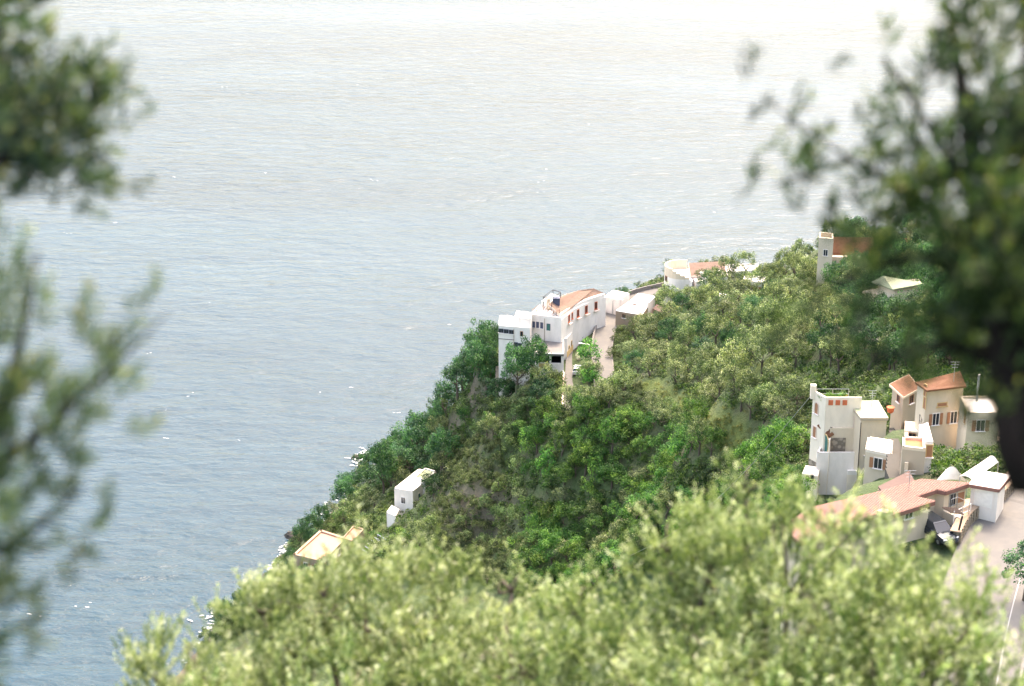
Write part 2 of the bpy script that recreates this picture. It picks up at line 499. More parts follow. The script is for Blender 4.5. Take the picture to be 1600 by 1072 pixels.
pad(1470, 700, 108, 6); pad(1320, 400, 70, 6); pad(1400, 460, 84, 6)
def H(x, y):
    x = np.asarray(x, float); y = np.asarray(y, float)
    z = tps(x, y)
    z = z + wob(x, y) * np.clip((z + 4) / 12, 0, 1)
    for cx, cy, r, pz in PADS:
        d = np.hypot(x - cx, y - cy)
        w = np.clip(1 - (d - r) / 5, 0, 1); w = w * w * (3 - 2 * w)
        z = z * (1 - w) + pz * w
    for pts, wd in RL.values():
        m = (x > pts[:, 0].min() - 12) & (x < pts[:, 0].max() + 12) & (y > pts[:, 1].min() - 12) & (y < pts[:, 1].max() + 12)
        if not np.any(m): continue
        xs, ys = x[m], y[m]
        d = np.hypot(xs[:, None] - pts[None, :, 0], ys[:, None] - pts[None, :, 1])
        i = d.argmin(1); dm = d[np.arange(len(i)), i]
        w = np.clip(1 - (dm - wd / 2 - .8) / 4, 0, 1); w = w * w * (3 - 2 * w)
        zz = z[m]; z[m] = zz * (1 - w) + (pts[i, 2] - .35) * w
    return z
def H1(x, y): return float(H(np.array([x]), np.array([y]))[0])

gx = np.concatenate([np.arange(-180, -90, 4.), np.arange(-90, 110, 1.8), np.arange(110, 200, 4.)])
gy = np.concatenate([np.arange(-60, 120, 4.), np.arange(120, 470, 1.8), np.arange(470, 560, 6.)])
GX, GY = np.meshgrid(gx, gy)
GZ = H(GX, GY)
steep = np.hypot(*np.gradient(GZ, gy, gx))
n_x, n_y = len(gx), len(gy)
idx = np.arange(n_x * n_y).reshape(n_y, n_x)
F = np.stack([idx[:-1, :-1], idx[:-1, 1:], idx[1:, 1:], idx[1:, :-1]], -1).reshape(-1, 4)
me = mesh_np('hillside', np.stack([GX, GY, GZ], -1).reshape(-1, 3), F, smooth=True)
def G(px, py):
    """where the sight line of a pixel meets the hillside"""
    r_ = ray(px, py); t = np.linspace(110, 520, 1600)
    x, y, z = r_[0] * t, r_[1] * t, CAMH + r_[2] * t
    i = int(np.argmax(H(x, y) > z)); return np.array([x[i], y[i], z[i]])
def GV(px, py):
    """the same for many pixels at once; rows that miss come back with z = -99"""
    px = np.asarray(px, float); py = np.asarray(py, float)
    rx, ry, rz = (px - 800) / FPX, _c + (536 - py) / FPX * _s, -_s + (536 - py) / FPX * _c
    t = np.linspace(130, 500, 150)
    hit = H(rx[:, None] * t, ry[:, None] * t) - (CAMH + rz[:, None] * t)
    i = np.argmax(hit > 0, 1); j = np.maximum(i - 1, 0); n_ = np.arange(len(px))
    f0, f1 = hit[n_, j], hit[n_, i]; tt_ = t[j] + (t[i] - t[j]) * np.clip(-f0 / np.where(f1 - f0 == 0, 1, f1 - f0), 0, 1)
    x, y, z = rx * tt_, ry * tt_, CAMH + rz * tt_
    z[(i == 0) | (hit.max(1) <= 0)] = -99
    return x, y, z
def ZT(px, pyb, pyt):
    """height of a point above ground pixel (px, pyb) that shows at row pyt"""
    p = G(px, pyb); r_ = ray(px, pyt); return CAMH + p[1] / r_[1] * r_[2]
strip = np.array([G(*q)[:2] for q in ((1012, 598), (1040, 622), (1075, 640), (1110, 662), (1150, 680), (1190, 690))])
strip2 = np.array([G(*q)[:2] for q in ((1195, 568), (1205, 566))])
def dseg(x, y, L):
    d = np.full(np.shape(x), 1e9)
    for a, b in zip(L[:-1], L[1:]):
        ab = b - a; t = np.clip(((x - a[0]) * ab[0] + (y - a[1]) * ab[1]) / (ab @ ab), 0, 1)
        d = np.minimum(d, np.hypot(x - a[0] - t * ab[0], y - a[1] - t * ab[1]))
    return d
yel = np.clip(1.3 - np.minimum(dseg(GX, GY, strip), dseg(GX, GY, strip2)) / 1.3, 0, 1)
rk = np.clip((steep - 2.2) * 1.6, 0, .8)
_px, _py, _ = proj(np.stack([GX, GY, GZ], -1))
rk = np.maximum(rk, np.clip(1.3 - np.hypot((_px - 745) / 70, (_py - 790) / 55), 0, .8))   # the bare cliff
rk = np.maximum(rk, np.clip((3.0 - GZ) / 2, 0, 1))
col = np.zeros((n_x * n_y, 4), np.float32); col[:, 0] = yel.ravel(); col[:, 1] = rk.ravel(); col[:, 3] = 1
at = me.attributes.new('cover', 'FLOAT_COLOR', 'POINT'); at.data.foreach_set('color', col.ravel())
tag(link('hillside', me, M['terrain']), kind='structure')

# the sea: one sheet to the horizon
S = 16000
me = mesh_np('sea', [(-S, -S, 0), (S, -S, 0), (S, S, 0), (-S, S, 0)], [(0, 1, 2, 3)])
tag(link('sea', me, M['water']), kind='structure')

# surf along the foot of the cliff and a few whitecaps
def foam_patches():
    V = []; F = []
    def blob(cx, cy, rx, ry, z, rot):
        n = len(V); k = 9
        for i in range(k):
            w = 2 * math.pi * i / k; r = rng.uniform(.55, 1.15)
            x, y = rx * r * math.cos(w), ry * r * math.sin(w)
            V.append((cx + x * math.cos(rot) - y * math.sin(rot), cy + x * math.sin(rot) + y * math.cos(rot), z))
        F.append(tuple(range(n, n + k)))
    zz = H(GX, GY)
    sh = np.argwhere((zz > -1.3) & (zz < .4) & (GY > 180) & (GX < 60))
    q = 0
    for j, i in sh:
        if rng.random() < .55:
            q += 1
            for _k in range(3): blob(GX[j, i] + rng.normal(0, .9), GY[j, i] + rng.normal(0, .9), rng.uniform(.15, .7), rng.uniform(.1, .35), .06 + q * .0003 + _k * .0001, rng.uniform(0, 3))
    for cx_, cy_, sx_, sy_, n_f in ((577, 712, 9, 4, 60), (446, 868, 5, 10, 50), (436, 888, 6, 7, 40), (560, 722, 8, 4, 25), (400, 915, 10, 8, 25), (330, 975, 10, 8, 25)):
        for _ in range(n_f):
            p = P(cx_ + rng.normal(0, sx_), cy_ + rng.normal(0, sy_), 0); q += 1
            blob(p[0], p[1], rng.uniform(.2, .9), rng.uniform(.12, .35), .12 + q * .0003, rng.normal(0, .5))
    sf = tag(link('surf', mesh_np('surf', V, F), M['foam']), kind='stuff')
    V.clear(); F.clear()
    for _ in range(120):
        px, py = rng.uniform(-100, 1700), 1072 * rng.random() ** 1.6 - 30
        p = P(px, py, 0)
        if H1(p[0], p[1]) > -2: continue
        s_ = rng.uniform(.2, .6)
        for k in range(rng.integers(1, 4)):
            blob(p[0] + rng.normal(0, 1.2), p[1] + rng.normal(0, .8), s_ * rng.uniform(.5, 1.3), s_ * .28, .03 + .0002 * k, rng.normal(-.15, .15))
    tag(link('whitecaps', mesh_np('whitecaps', V, F), M['foam']), kind='stuff')
foam_patches()

def rocks():
    var = []
    for s_ in range(5):
        r_ = np.random.default_rng(70 + s_); V = []; F_ = []; k = 8
        V.append((0, 0, -.8))
        for lv, (z, rr_) in enumerate(((-.5, .95), (0, 1.0), (.4, .75), (.65, .35))):
            for i in range(k):
                w = 2 * math.pi * i / k + lv * .3; q = rr_ * r_.uniform(.7, 1.15); V.append((q * math.cos(w), q * math.sin(w), z * r_.uniform(.8, 1.15)))
        V.append((0, 0, .75))
        for i in range(k): F_.append((0, 1 + (i + 1) % k, 1 + i)); F_.append((1 + 3 * k + i, 1 + 3 * k + (i + 1) % k, len(V) - 1))
        for lv in range(3):
            for i in range(k): F_.append((1 + lv * k + i, 1 + lv * k + (i + 1) % k, 1 + (lv + 1) * k + (i + 1) % k, 1 + (lv + 1) * k + i))
        me = mesh_np('shore_rock', V, F_); me.materials.append(M['rock']); var.append(me)
    j = 0
    for (cx_, cy_, sx_, sy_, n_f, where) in ((575, 716, 8, 3, 6, 'below the dark trees right of the bay'), (448, 872, 5, 7, 7, 'at the seaward corner of the salmon roofed villa'), (430, 898, 7, 6, 6, 'below the tan sloping shore wall'), (350, 970, 9, 8, 6, 'lowest on the rocky shore'), (465, 838, 4, 6, 5, 'below the trees above the salmon roof')):
        pts = sorted([(cx_ + rng.normal(0, sx_), cy_ + rng.normal(0, sy_)) for _ in range(n_f)])
        for i, (a_, b_) in enumerate(pts):
            p = P(a_, b_, 0); o_ = link('shore_rock', var[j % 5]); j += 1
            o_.location = (p[0], p[1], max(0, H1(p[0], p[1])) * .6); sc_ = rng.uniform(.6, 1.7); o_.scale = (sc_ * rng.uniform(.8, 1.5), sc_, sc_ * rng.uniform(.6, 1.1)); o_.rotation_euler = (0, 0, rng.uniform(0, 6.28))
            tag(o_, ('leftmost', 'second', 'third', 'fourth', 'fifth', 'sixth', 'rightmost')[i] + ' wet grey rock ' + where, 'rock', 'rocks along the shoreline')
M['rock'] = stonemat('wet_rock', (.05, .045, .04), (.17, .15, .125), .8)
rocks()

# ------------------------------------------------------------------ roads
def ribbon(pts, off0, off1, dz0, dz1, name, m, kind='structure', parent=None, thick=.5):
    """strip along a centre line between two sideways offsets, with a skirt"""
    t = np.gradient(pts[:, :2], axis=0); t /= np.linalg.norm(t, axis=1)[:, None]
    nrm = np.stack([t[:, 1], -t[:, 0]], 1)
    V = []; n = len(pts)
    for i in range(n):
        a = pts[i, :2] + nrm[i] * off0; b = pts[i, :2] + nrm[i] * off1; z = pts[i, 2]
        V += [(a[0], a[1], z + dz0), (b[0], b[1], z + dz1), (a[0], a[1], z + dz0 - thick), (b[0], b[1], z + dz1 - thick)]
    F = []
    for i in range(n - 1):
        o = i * 4; q = o + 4
        F += [(o, o + 1, q + 1, q), (o + 1, o + 3, q + 3, q + 1), (o + 2, o, q, q + 2), (o + 3, o + 2, q + 2, q + 3)]
    F += [(0, 2, 3, 1), ((n - 1) * 4, (n - 1) * 4 + 1, (n - 1) * 4 + 3, (n - 1) * 4 + 2)]
    ob = link(name, mesh_np(name, V, F), m, parent)
    if kind: ob['kind'] = kind
    return ob
for k, (pts, w) in RL.items():
    nm = {'forecourt': 'hotel_forecourt'}.get(k, k)
    ribbon(pts, -w / 2, w / 2, 0, 0, nm, M['asphalt'], thick=1.0)
    if k != 'forecourt':
        ribbon(pts, w / 2 - .02, w / 2 + .22, .12, .12, 'kerb', M['greyroof'], thick=1.1)
vr = RL['village_road'][0]
ribbon(vr, w_ := 2.1, 2.19, .004, .004, 'road_line', M['paint'], thick=.003)

# ------------------------------------------------------------------ buildings
def XY(px, py, z): return P(px, py, z)[:2]
EXCL = []     # building footprints, for keeping trees out
def para(Lp, Fp, Rp, z):
    """footprint from three roof corners of the photograph: left, front, right; the fourth closes the parallelogram"""
    L, Fq, Rr = XY(*Lp, z), XY(*Fp, z), XY(*Rp, z)
    return [L, Fq, Rr, L + Rr - Fq]
def camside(a, b):
    """unit vector square to wall a-b, on the camera's side"""
    a = np.array(a); b = np.array(b); d = b - a; n = np.array([d[1], -d[0]]) / np.hypot(*d)
    return n if n @ (np.array([0., 0]) - a) > 0 else -n
def onwall(a, b, px, py):
    """where the sight line of a pixel meets the wall through a-b: point and height"""
    a = np.array(a[:2]); b = np.array(b[:2]); r_ = ray(px, py); n = camside(a, b)
    t = (n @ a) / (n @ r_[:2])
    return r_[:2] * t, CAMH + r_[2] * t
def window(root, a, b, px, py, w, h, shutter=None, sill='white', frame='white', glassm='glass', arch=False, name='window'):
    c, zc = onwall(a, b, px, py)
    n = camside(a, b); ax = np.array([-n[1], n[0]])
    f = MB()
    if arch:
        k = 6
        for i in range(k):
            w0, w1 = math.pi * i / k, math.pi * (i + 1) / k
            for r0, r1 in ((w / 2 - .0, w / 2 + .12),):
                q = []
                for ww, rr in ((w0, r0), (w1, r0), (w1, r1), (w0, r1)):
                    p2 = c + ax * math.cos(ww) * rr
                    q.append((p2, zc + h / 2 - w / 2 + math.sin(ww) * rr))
                V = [(p2[0] + n[0] * d_, p2[1] + n[1] * d_, zz) for d_ in (0.0, .07) for p2, zz in q]
                f.add(V, [(0, 1, 2, 3), (7, 6, 5, 4), (0, 4, 5, 1), (1, 5, 6, 2), (2, 6, 7, 3), (3, 7, 4, 0)])
    for sx in (-1, 1):
        f.box((*(c + ax * sx * (w / 2 + .04) + n * .03), zc - h / 2), .08, .07, h - (w / 2 if arch else 0), ax)
    if not arch: f.box((*(c + n * .03), zc + h / 2), w + .16, .07, .08, ax)
    fr = f.build(name, M[frame], root)
    pn = MB()
    if arch:
        k = 8; V = []
        ring = [(-w / 2, -h / 2), (w / 2, -h / 2)] + [(math.cos(math.pi * i / k) * w / 2, h / 2 - w / 2 + math.sin(math.pi * i / k) * w / 2) for i in range(k + 1)]
        for d_ in (-.02, .02):
            V += [(*(c + ax * u + n * d_), zc + v) for u, v in ring]
        m_ = len(ring)
        pn.add(V, [tuple(range(m_)), tuple(range(m_, 2 * m_))[::-1]] + [(i, (i + 1) % m_, m_ + (i + 1) % m_, m_ + i) for i in range(m_)])
    else:
        pn.box((*(c), zc - h / 2), w, .04, h, ax)
    pn.build('pane' if glassm == 'glass' else 'shutter_leaf', M[glassm], fr)
    if w > .5 and glassm == 'glass' and not arch:
        mb = MB().box((*(c + n * .035), zc - h / 2), .05, .03, h, ax)
        mb.build('glazing_bar', M[frame], fr)
    if shutter:
        for sx in (-1, 1):
            MB().box((*(c + ax * sx * (w / 2 + .08 + w / 4) + n * .05), zc - h / 2), w / 2, .06, h, ax).build('shutter', M[shutter], fr)
    if sill:
        MB().box((*(c + n * .09), zc - h / 2 - .08), w + .3, .2, .08, ax).build('sill', M[sill], fr)
    return fr
def parapet(mb, poly, z, h=.9, t=.22, edges=None):
    k = len(poly); cen = np.mean(poly, axis=0)
    for i in range(k):
        if edges is not None and i not in edges: continue
        a = np.array(poly[i]); b = np.array(poly[(i + 1) % k]); d = b - a; L = np.hypot(*d); d /= L
        n = np.array([-d[1], d[0]])
        if n @ (cen - a) < 0: n = -n
        mb.prism([a, b, b + n * t - d * 0, a + n * t], z, z + h)
def block(root, poly, z0, z1, m, name='wall', roofm=None, par=0.0, edges=None, rim='white', excl=True):
    if excl: EXCL.append([tuple(p) for p in poly])
    w = MB().prism(poly, z0, z1).build(name, M[m], root)
    if roofm:
        cen = np.mean(poly, axis=0)
        inner = [cen + (np.array(p) - cen) * (1 - .35 / max(1.5, np.hypot(*(np.array(p) - cen)))) for p in poly]
        MB().prism(inner, z1 + .002, z1 + .06).build('roof', M[roofm], root)
    if par > 0:
        mb = MB(); parapet(mb, poly, z1 + .0015, par, .22, edges)
        mb.build('parapet', M[rim], root)
    return w
def slab(root, pts, th, m, name='roof', fascia=None):
    """pitched slab with a height per corner; pts list of (x,y,z)"""
    poly = [(p[0], p[1]) for p in pts]; z = [p[2] for p in pts]
    o = MB().prism(poly, [q - th for q in z], z).build(name, M[m], root)
    if fascia:
        mb = MB(); k = len(pts); cen = np.mean(np.array(poly), axis=0)
        for i in range(k):
            a = np.array(pts[i], float); b = np.array(pts[(i + 1) % k], float)
            d = (b - a)[:2]; n = np.array([d[1], -d[0]]) / np.hypot(*d)
            if n @ (a[:2] - cen) < 0: n = -n
            V = [(a[0], a[1], a[2] - th - .08), (b[0], b[1], b[2] - th - .08), (b[0], b[1], b[2] - .02), (a[0], a[1], a[2] - .02)]
            V += [(v[0] + n[0] * .06, v[1] + n[1] * .06, v[2]) for v in V]
            mb.add(V, [(0, 1, 2, 3), (7, 6, 5, 4), (0, 4, 5, 1), (1, 5, 6, 2), (2, 6, 7, 3), (3, 7, 4, 0)])
        mb.build('fascia', M[fascia], root)
    return o
def rail(root, a, b, za, zb, h=1.0, step=1.2, m='iron', r=.03, name='railing', rails=(1, .5)):
    a = np.array(a[:2]); b = np.array(b[:2]); L = np.hypot(*(b - a)); k = max(1, round(L / step))
    mb = MB()
    for q in rails: mb.bar((*a, za + h * q), (*b, zb + h * q), r * .7, k=4)
    o = mb.build(name, M[m], root)
    for i in range(k + 1):
        t = i / k; p = a + (b - a) * t; z = za + (zb - za) * t
        MB().bar((*p, z), (*p, z + h), r, k=4).build('post', M[m], o)
    return o

# ---- the white hotel on the point
def hotel():
    root = empty('hotel_building', P(860, 555, 46), 'long white hotel on the point with clay tiled roof and dark garage openings', 'hotel')
    # left wing
    zt = 55.5
    w = para((779, 511), (828, 515), (829, 499), zt)
    w = [w[0], w[1], w[2], w[3]]
    block(root, w, 40, zt, 'white', roofm='pale', par=.35)
    a, b = w[0], w[1]
    for px, py in ((783, 517), (791, 518), (799, 519)): window(root, a, b, px, py, .8, .8, frame='shutblue')
    window(root, a, b, 815, 522, .45, 1.0, frame='shutbrown')
    for px, py in ((806, 540), (812.5, 541.5)): window(root, a, b, px, py, .65, 1.25, frame='shutblue')
    window(root, a, b, 809, 560, .7, 1.9, arch=True, sill=None, name='door')
    window(root, a, b, 824.5, 558, .8, 2.2, arch=True, sill=None, name='door')
    # string course
    n = camside(a, b)
    c, z = onwall(a, b, 792, 529); c2, z2 = onwall(a, b, 803, 531)
    MB().prism([a + n * .08, c2 + n * .08, c2 + n * .002, a + n * .002], z2 - .06, z2 + .06).build('string_course', M['greyroof'], root)
    # upper terrace room behind the left wing
    q = para((804, 497), (829, 500), (832, 490), 57.0)
    block(root, q, 50, 57.0, 'white', roofm='pale', par=.2)
    # main block: terrace end and long tiled wing
    zt = 56.5
    main = [XY(828, 494, zt), XY(877, 500, zt), XY(884, 494, zt), XY(896, 484, zt), XY(912, 476, zt), XY(930, 469, zt), XY(947, 464, zt), XY(926, 452, zt), XY(880, 463, zt), XY(848, 477, zt)]
    block(root, main, 44, zt, 'white')
    a, b = main[0], main[1]
    for px, py in ((834, 507), (840, 507.5), (846.5, 508.5)): window(root, a, b, px, py, .6, 1.3, glassm='shutblue')
    window(root, a, b, 857, 511.5, .6, 1.35, glassm='shutgreen', frame='shutblue')
    for i, (px, py) in zip((2, 3, 4, 5), ((889, 498), (903, 489.5), (916, 483.5), (931, 477.5))):
        window(root, main[i], main[i + 1], px, py, .6, 1.45, frame='red', sill='red', glassm='glass')
        n = camside(main[i], main[i + 1]); ax = np.array([-n[1], n[0]])
        c, z = onwall(main[i], main[i + 1], px, py + 7)
        MB().box((*(c + n * .3), z - .1), 1.1, .55, .14, ax).build('balcony', M['pinkish'], root)
    window(root, main[2], main[3], 894, 493.5, .5, 1.3, frame='red', sill='red')
    # tiled roof, low pitch rising away from the road side
    e = [P(876, 492, 57.0), P(884, 487, 57.0), P(896, 478.5, 57.0), P(912, 470.5, 57.0), P(930, 464, 57.0), P(946.5, 459, 57.0), P(927, 450.5, 58.4), P(905, 453.5, 58.6), P(880, 461, 58.8), P(856, 475, 58.8)]
    slab(root, e, .28, 'tile', fascia='pinkish')
    wallp = [XY(875.5, 494, 56.8), XY(895, 481, 56.8), XY(912, 473, 56.8), XY(945, 462, 56.8), XY(927, 454, 56.8), XY(882, 463, 56.8), XY(858, 479, 56.8)]
    MB().prism(wallp, 56.4, 57.2).build('eaves_wall', M['white'], root)
    # terrace end: rim, planted trellis, chimney
    ter = [XY(829, 494.5, zt), XY(875.5, 499.5, zt), XY(873, 489, zt), XY(843, 484, zt)]
    mb = MB(); parapet(mb, [main[0], main[1], XY(882, 495, zt), XY(843, 480, zt)], zt + .002, .45, .25, (0, 3)); mb.build('parapet', M['white'], root)
    mb = MB()
    for i in range(10):
        t = i / 9
        pa = ter[3] + (ter[2] - ter[3]) * t; pb = ter[0] + (ter[1] - ter[0]) * t
        pa = pa + (pb - pa) * .12; pb = pb - (pb - pa) * .15
        mb.bar((*pa, zt + 1.1), (*pb, zt + 1.1), .07, k=4)
    for q in (ter[0] * .8 + ter[2] * .2, ter[1] * .8 + ter[3] * .2, ter[2] * .8 + ter[0] * .2, ter[3] * .8 + ter[1] * .2):
        mb.bar((*q, zt), (*q, zt + 1.1), .06, k=4)
    mb.build('trellis', M['wood'], root)
    c = XY(857, 484, zt); MB().box((*c, zt), .7, .6, 2.2).box((*c, zt + 2.2), .9, .8, .15).build('chimney', M['cream'], root)
    # roof pergola with dark box at its end
    z = 58.7
    q = [XY(849, 473, z), XY(862, 476, z), XY(876, 466, z), XY(864, 462, z)]
    MB().prism([XY(846, 478, 57), XY(860, 480, 57), XY(873, 470, 57), XY(862, 466, 57)], 56.4, 58.0).build('stair_room', M['white'], root)
    mb = MB()
    for i in range(4):
        mb.bar((*q[i], 59.9), (*q[(i + 1) % 4], 59.9), .09, k=4)
        mb.bar((*q[i], 58.0), (*q[i], 59.9), .07, k=4)
    mb.build('pergola', M['iron'], root)
    MB().box((*((q[1] + q[2]) / 2), 58.0), 1.4, 1.1, 1.5).build('water_tank', M['shutblue'], root)
    # garage: deck on pillars in front of the terrace end
    zd = 51.8
    g = [XY(838, 553, zd), XY(881, 554, zd), XY(881, 529, zd), XY(831, 524, zd)]
    EXCL.append([tuple(p) for p in g])
    MB().prism(g, zd - .35, zd).build('garage_deck', M['greyroof'], root)
    mb = MB(); parapet(mb, g, zd + .002, .15, .2, (0, 1, 3)); mb.build('deck_rim', M['pale'], root)
    a, b = g[0], g[1]; d = (b - a) / np.hypot(*(b - a)); L = np.hypot(*(b - a)); n = camside(a, b)
    mb = MB()
    mb.prism([a + n * -.1, b + n * -.1, b - n * .4, a - n * .4], 40, 49.9)           # front wall below the openings
    mb.prism([a - n * .4, a + d * .5 - n * .4, a + d * .5 - n * .1, a - n * .1], 49.9, zd - .352)
    mb.prism([b - n * .4, b - d * .5 - n * .4, b - d * .5 - n * .1, b - n * .1], 49.9, zd - .352)
    mid = a + d * L * .47
    mb.prism([mid - n * .35, mid + d * .4 - n * .35, mid + d * .4 - n * .12, mid - n * .12], 49.9, zd - .352)
    bk = g[3]; bk2 = g[2]
    mb.prism([b - n * .4, b - d * .3 - n * .4, bk2 - d * .3, bk2], 40, zd - .352)
    mb.prism([a - n * .4, a + d * .3 - n * .4, bk + d * .3, bk], 40, zd - .352)
    mb.build('garage_wall', M['white'], root)
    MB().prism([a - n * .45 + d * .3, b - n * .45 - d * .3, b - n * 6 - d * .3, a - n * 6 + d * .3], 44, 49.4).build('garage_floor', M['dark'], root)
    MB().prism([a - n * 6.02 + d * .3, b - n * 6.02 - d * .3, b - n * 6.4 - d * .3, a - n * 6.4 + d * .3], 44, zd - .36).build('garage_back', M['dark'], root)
    MB().prism([a + d * .5 - n * .04, mid - n * .04, mid - n * .095, a + d * .5 - n * .095], 49.1, 49.85).build('awning_board', M['ochre'], root)
    # lower wing along the forecourt
    lw = [XY(881, 530, 52), XY(886, 529, 52), XY(899, 513, 52), XY(911, 501, 52), XY(903, 493, 52), XY(880, 508, 52)]
    block(root, lw, 44, 52, 'white', roofm='pale', excl=False)
    for i, px, py in ((1, 889, 546), (1, 893, 538), (2, 903, 524)):
        window(root, lw[i], lw[i + 1], px, py, .6, 1.5, arch=True, frame='ochre', sill=None)
    mb = MB(); n = camside(lw[1], lw[2])
    mb.prism([lw[1] + n * .06, lw[2] + n * .06, lw[2] + n * .003, lw[1] + n * .003], 46, 49.2); mb.build('ochre_dado', M['ochre'], root)
    # low pink garden wall left
    a, b = XY(779, 574, 46.5), XY(803, 562, 46.5)
    return root
hotel()
gw = MB().prism([XY(774, 575, 46), XY(803, 562, 46.6), XY(804, 560, 46.6), XY(775, 572, 46)], 40, [46, 47, 47, 46])
o = gw.build('garden_wall', M['pinkish'], origin=P(790, 570, 44)); tag(o, 'low pinkish sloping wall below the left wing of the white hotel', 'wall')
rw = RL['coast_road'][0]
def roadwall(pts, off, h, t, m, name, label, z=0.0, cat='wall'):
    tt = np.gradient(pts[:, :2], axis=0); tt /= np.linalg.norm(tt, axis=1)[:, None]
    nn = np.stack([tt[:, 1], -tt[:, 0]], 1)
    V = []; F = []; n = len(pts)
    org = pts[n // 2] * 1.0
    for i in range(n):
        for o_, zz in ((off, -1.5), (off, h), (off + t, h), (off + t, -1.5)):
            p = pts[i, :2] + nn[i] * o_; V.append((p[0] - org[0], p[1] - org[1], pts[i, 2] + zz + z - org[2]))
    for i in range(n - 1):
        for j in range(4):
            F.append((i * 4 + j, i * 4 + (j + 1) % 4, i * 4 + 4 + (j + 1) % 4, i * 4 + 4 + j))
    F += [(0, 3, 2, 1), tuple((n - 1) * 4 + j for j in range(4))]
    ob = link(name, mesh_np(name, V, F), m); ob.location = tuple(org)
    tag(ob, label, cat); return ob
roadwall(rw[:], -2.1, .8, .3, M['greyroof'], 'road_wall', 'low grey wall on the outer edge of the curved coast road')
fw = RL['forecourt'][0]
roadwall(fw[:10], -2.2, .7, .3, M['pinkish'], 'forecourt_wall', 'pale low wall between garage front and the hotel forecourt')

# ---- low white houses at the road bend
def bend_house():
    root = empty('white_house', P(985, 488, 50), 'low white house with two flat pale roofs beside the curved coast road', 'house')
    q = para((962, 486), (1003, 492), (1012, 476), 54.0)
    q = [XY(962, 486, 53.6), XY(1003, 493, 53.6), XY(1014, 477, 53.6), XY(984, 471, 53.6)]
    block(root, q, 48, 53.6, 'tan', roofm='pale', par=.12)
    q2 = [XY(984, 471, 54.3), XY(1013, 475, 54.3), XY(1024, 464, 54.3), XY(998, 459, 54.3)]
    block(root, q2, 48, 54.3, 'white', roofm='pale', par=.15)
    window(root, q[0], q[1], 975, 494, .7, .8, frame='shutbrown')
    window(root, q2[0], q2[1], 992, 478, .5, .5, frame='shutbrown')
    root = empty('white_outbuilding', P(950, 472, 50), 'white flat roofed outbuilding behind the far end of the hotel', 'house')
    q = [XY(944, 464, 54), XY(968, 469, 54), XY(984, 459, 54), XY(958, 454, 54)]
    block(root, q, 46, 54, 'white', roofm='pale', par=.12)
    root = empty('garden_shed', P(1024, 485, 50), 'small brown roofed shed right of the low white house', 'shed')
    q = [XY(1020, 481, 53), XY(1032, 487, 53), XY(1036, 482, 53), XY(1026, 477, 53)]
    block(root, q, 49, 52.6, 'tan')
    slab(root, [(*p, z) for p, z in zip(q, (52.8, 52.8, 53.3, 53.3))], .12, 'brown')
bend_house()

# ---- round walled house with orange roof
def round_house():
    root = empty('round_walled_house', P(1070, 450, 52), 'house with curved parapet and orange tiled roof on the crest', 'house')
    # curved body: a drum sector on the left
    cx, cy = XY(1066, 424, 58)
    rad = 3.6
    ring = [(cx + rad * math.cos(w), cy + rad * .9 * math.sin(w)) for w in np.linspace(R(70), R(290), 16)]
    a, b = XY(1080, 432, 58), XY(1080, 414, 58)
    poly = ring + [tuple(XY(1082, 436, 58)), tuple(XY(1082, 414, 58))]
    block(root, poly, 46, 57.4, 'white')
    mb = MB()
    for i in range(15):   # high curved parapet round the back
        p, q = np.array(ring[i]), np.array(ring[i + 1]); cen = np.array([cx, cy])
        pi, qi = cen + (p - cen) * .93, cen + (q - cen) * .93
        h = 2.0 if i < 11 else 2.0 - (i - 10) * .4
        mb.prism([p, q, qi, pi], 57.401, 57.4 + h)
    mb.build('curved_parapet', M['cream'], root)
    MB().prism([tuple(np.array([cx, cy]) + (np.array(p) - [cx, cy]) * .92) for p in ring], 57.402, 57.45).build('terrace', M['pale'], root)
    window(root, ring[10], ring[9], 1041, 436, .6, 1.2, frame='shutbrown')
    # tiled roof block
    q = [XY(1078, 428, 57.5), XY(1088, 440, 57.5), XY(1138, 432, 57.5), XY(1133, 412, 57.5)]
    block(root, q, 47, 57.4, 'white')
    slab(root, [P(1079, 431, 58.0), P(1134, 427, 58.0), P(1132, 408, 59.6), P(1076, 411, 59.6)], .25, 'tile', fascia='pinkish')
    q3 = [XY(1086, 432, 56.6), XY(1112, 441, 56.6), XY(1138, 434, 56.6), XY(1130, 422, 56.6)]
    q3 = [XY(1089, 424, 58.4), XY(1110, 434, 58.4), XY(1138, 430, 58.4), XY(1124, 420, 58.4)]
    block(root, q3, 47, 58.4, 'white', roofm='pale', excl=False)
    window(root, q3[1], q3[2], 1120, 438, .9, .5, frame='shutbrown')
    window(root, q[0], q[1], 1081, 437, .9, .7, frame='shutbrown')
    # lower terrace and retaining wall
    q4 = [XY(1040, 452, 53.6), XY(1060, 464, 53.6), XY(1094, 450, 53.6), XY(1078, 440, 53.6)]
    block(root, q4, 46, 53.6, 'white', roofm='pale', excl=True)
    root2 = empty('retaining_wall', P(1042, 470, 48), 'tall pale retaining wall below the round walled house', 'wall')
    MB().prism([XY(1033, 458, 53), XY(1048, 462, 53), XY(1050, 458, 53), XY(1034, 454, 53)], 46, 53).build('wall', M['beige'], root2)
    root3 = empty('white_annex', P(1160, 425, 54), 'long white annex on the crest right of the orange tiled roof', 'house')
    q5 = [XY(1136, 428, 55.8), XY(1186, 424, 55.8), XY(1184, 414, 55.8), XY(1134, 416, 55.8)]
    block(root3, q5, 46, 55.8, 'white', roofm='pale', par=.4)
    rail(root3, q5[3], q5[2], 56.2, 56.2, 1.0, 1.5, 'steel')
round_house()

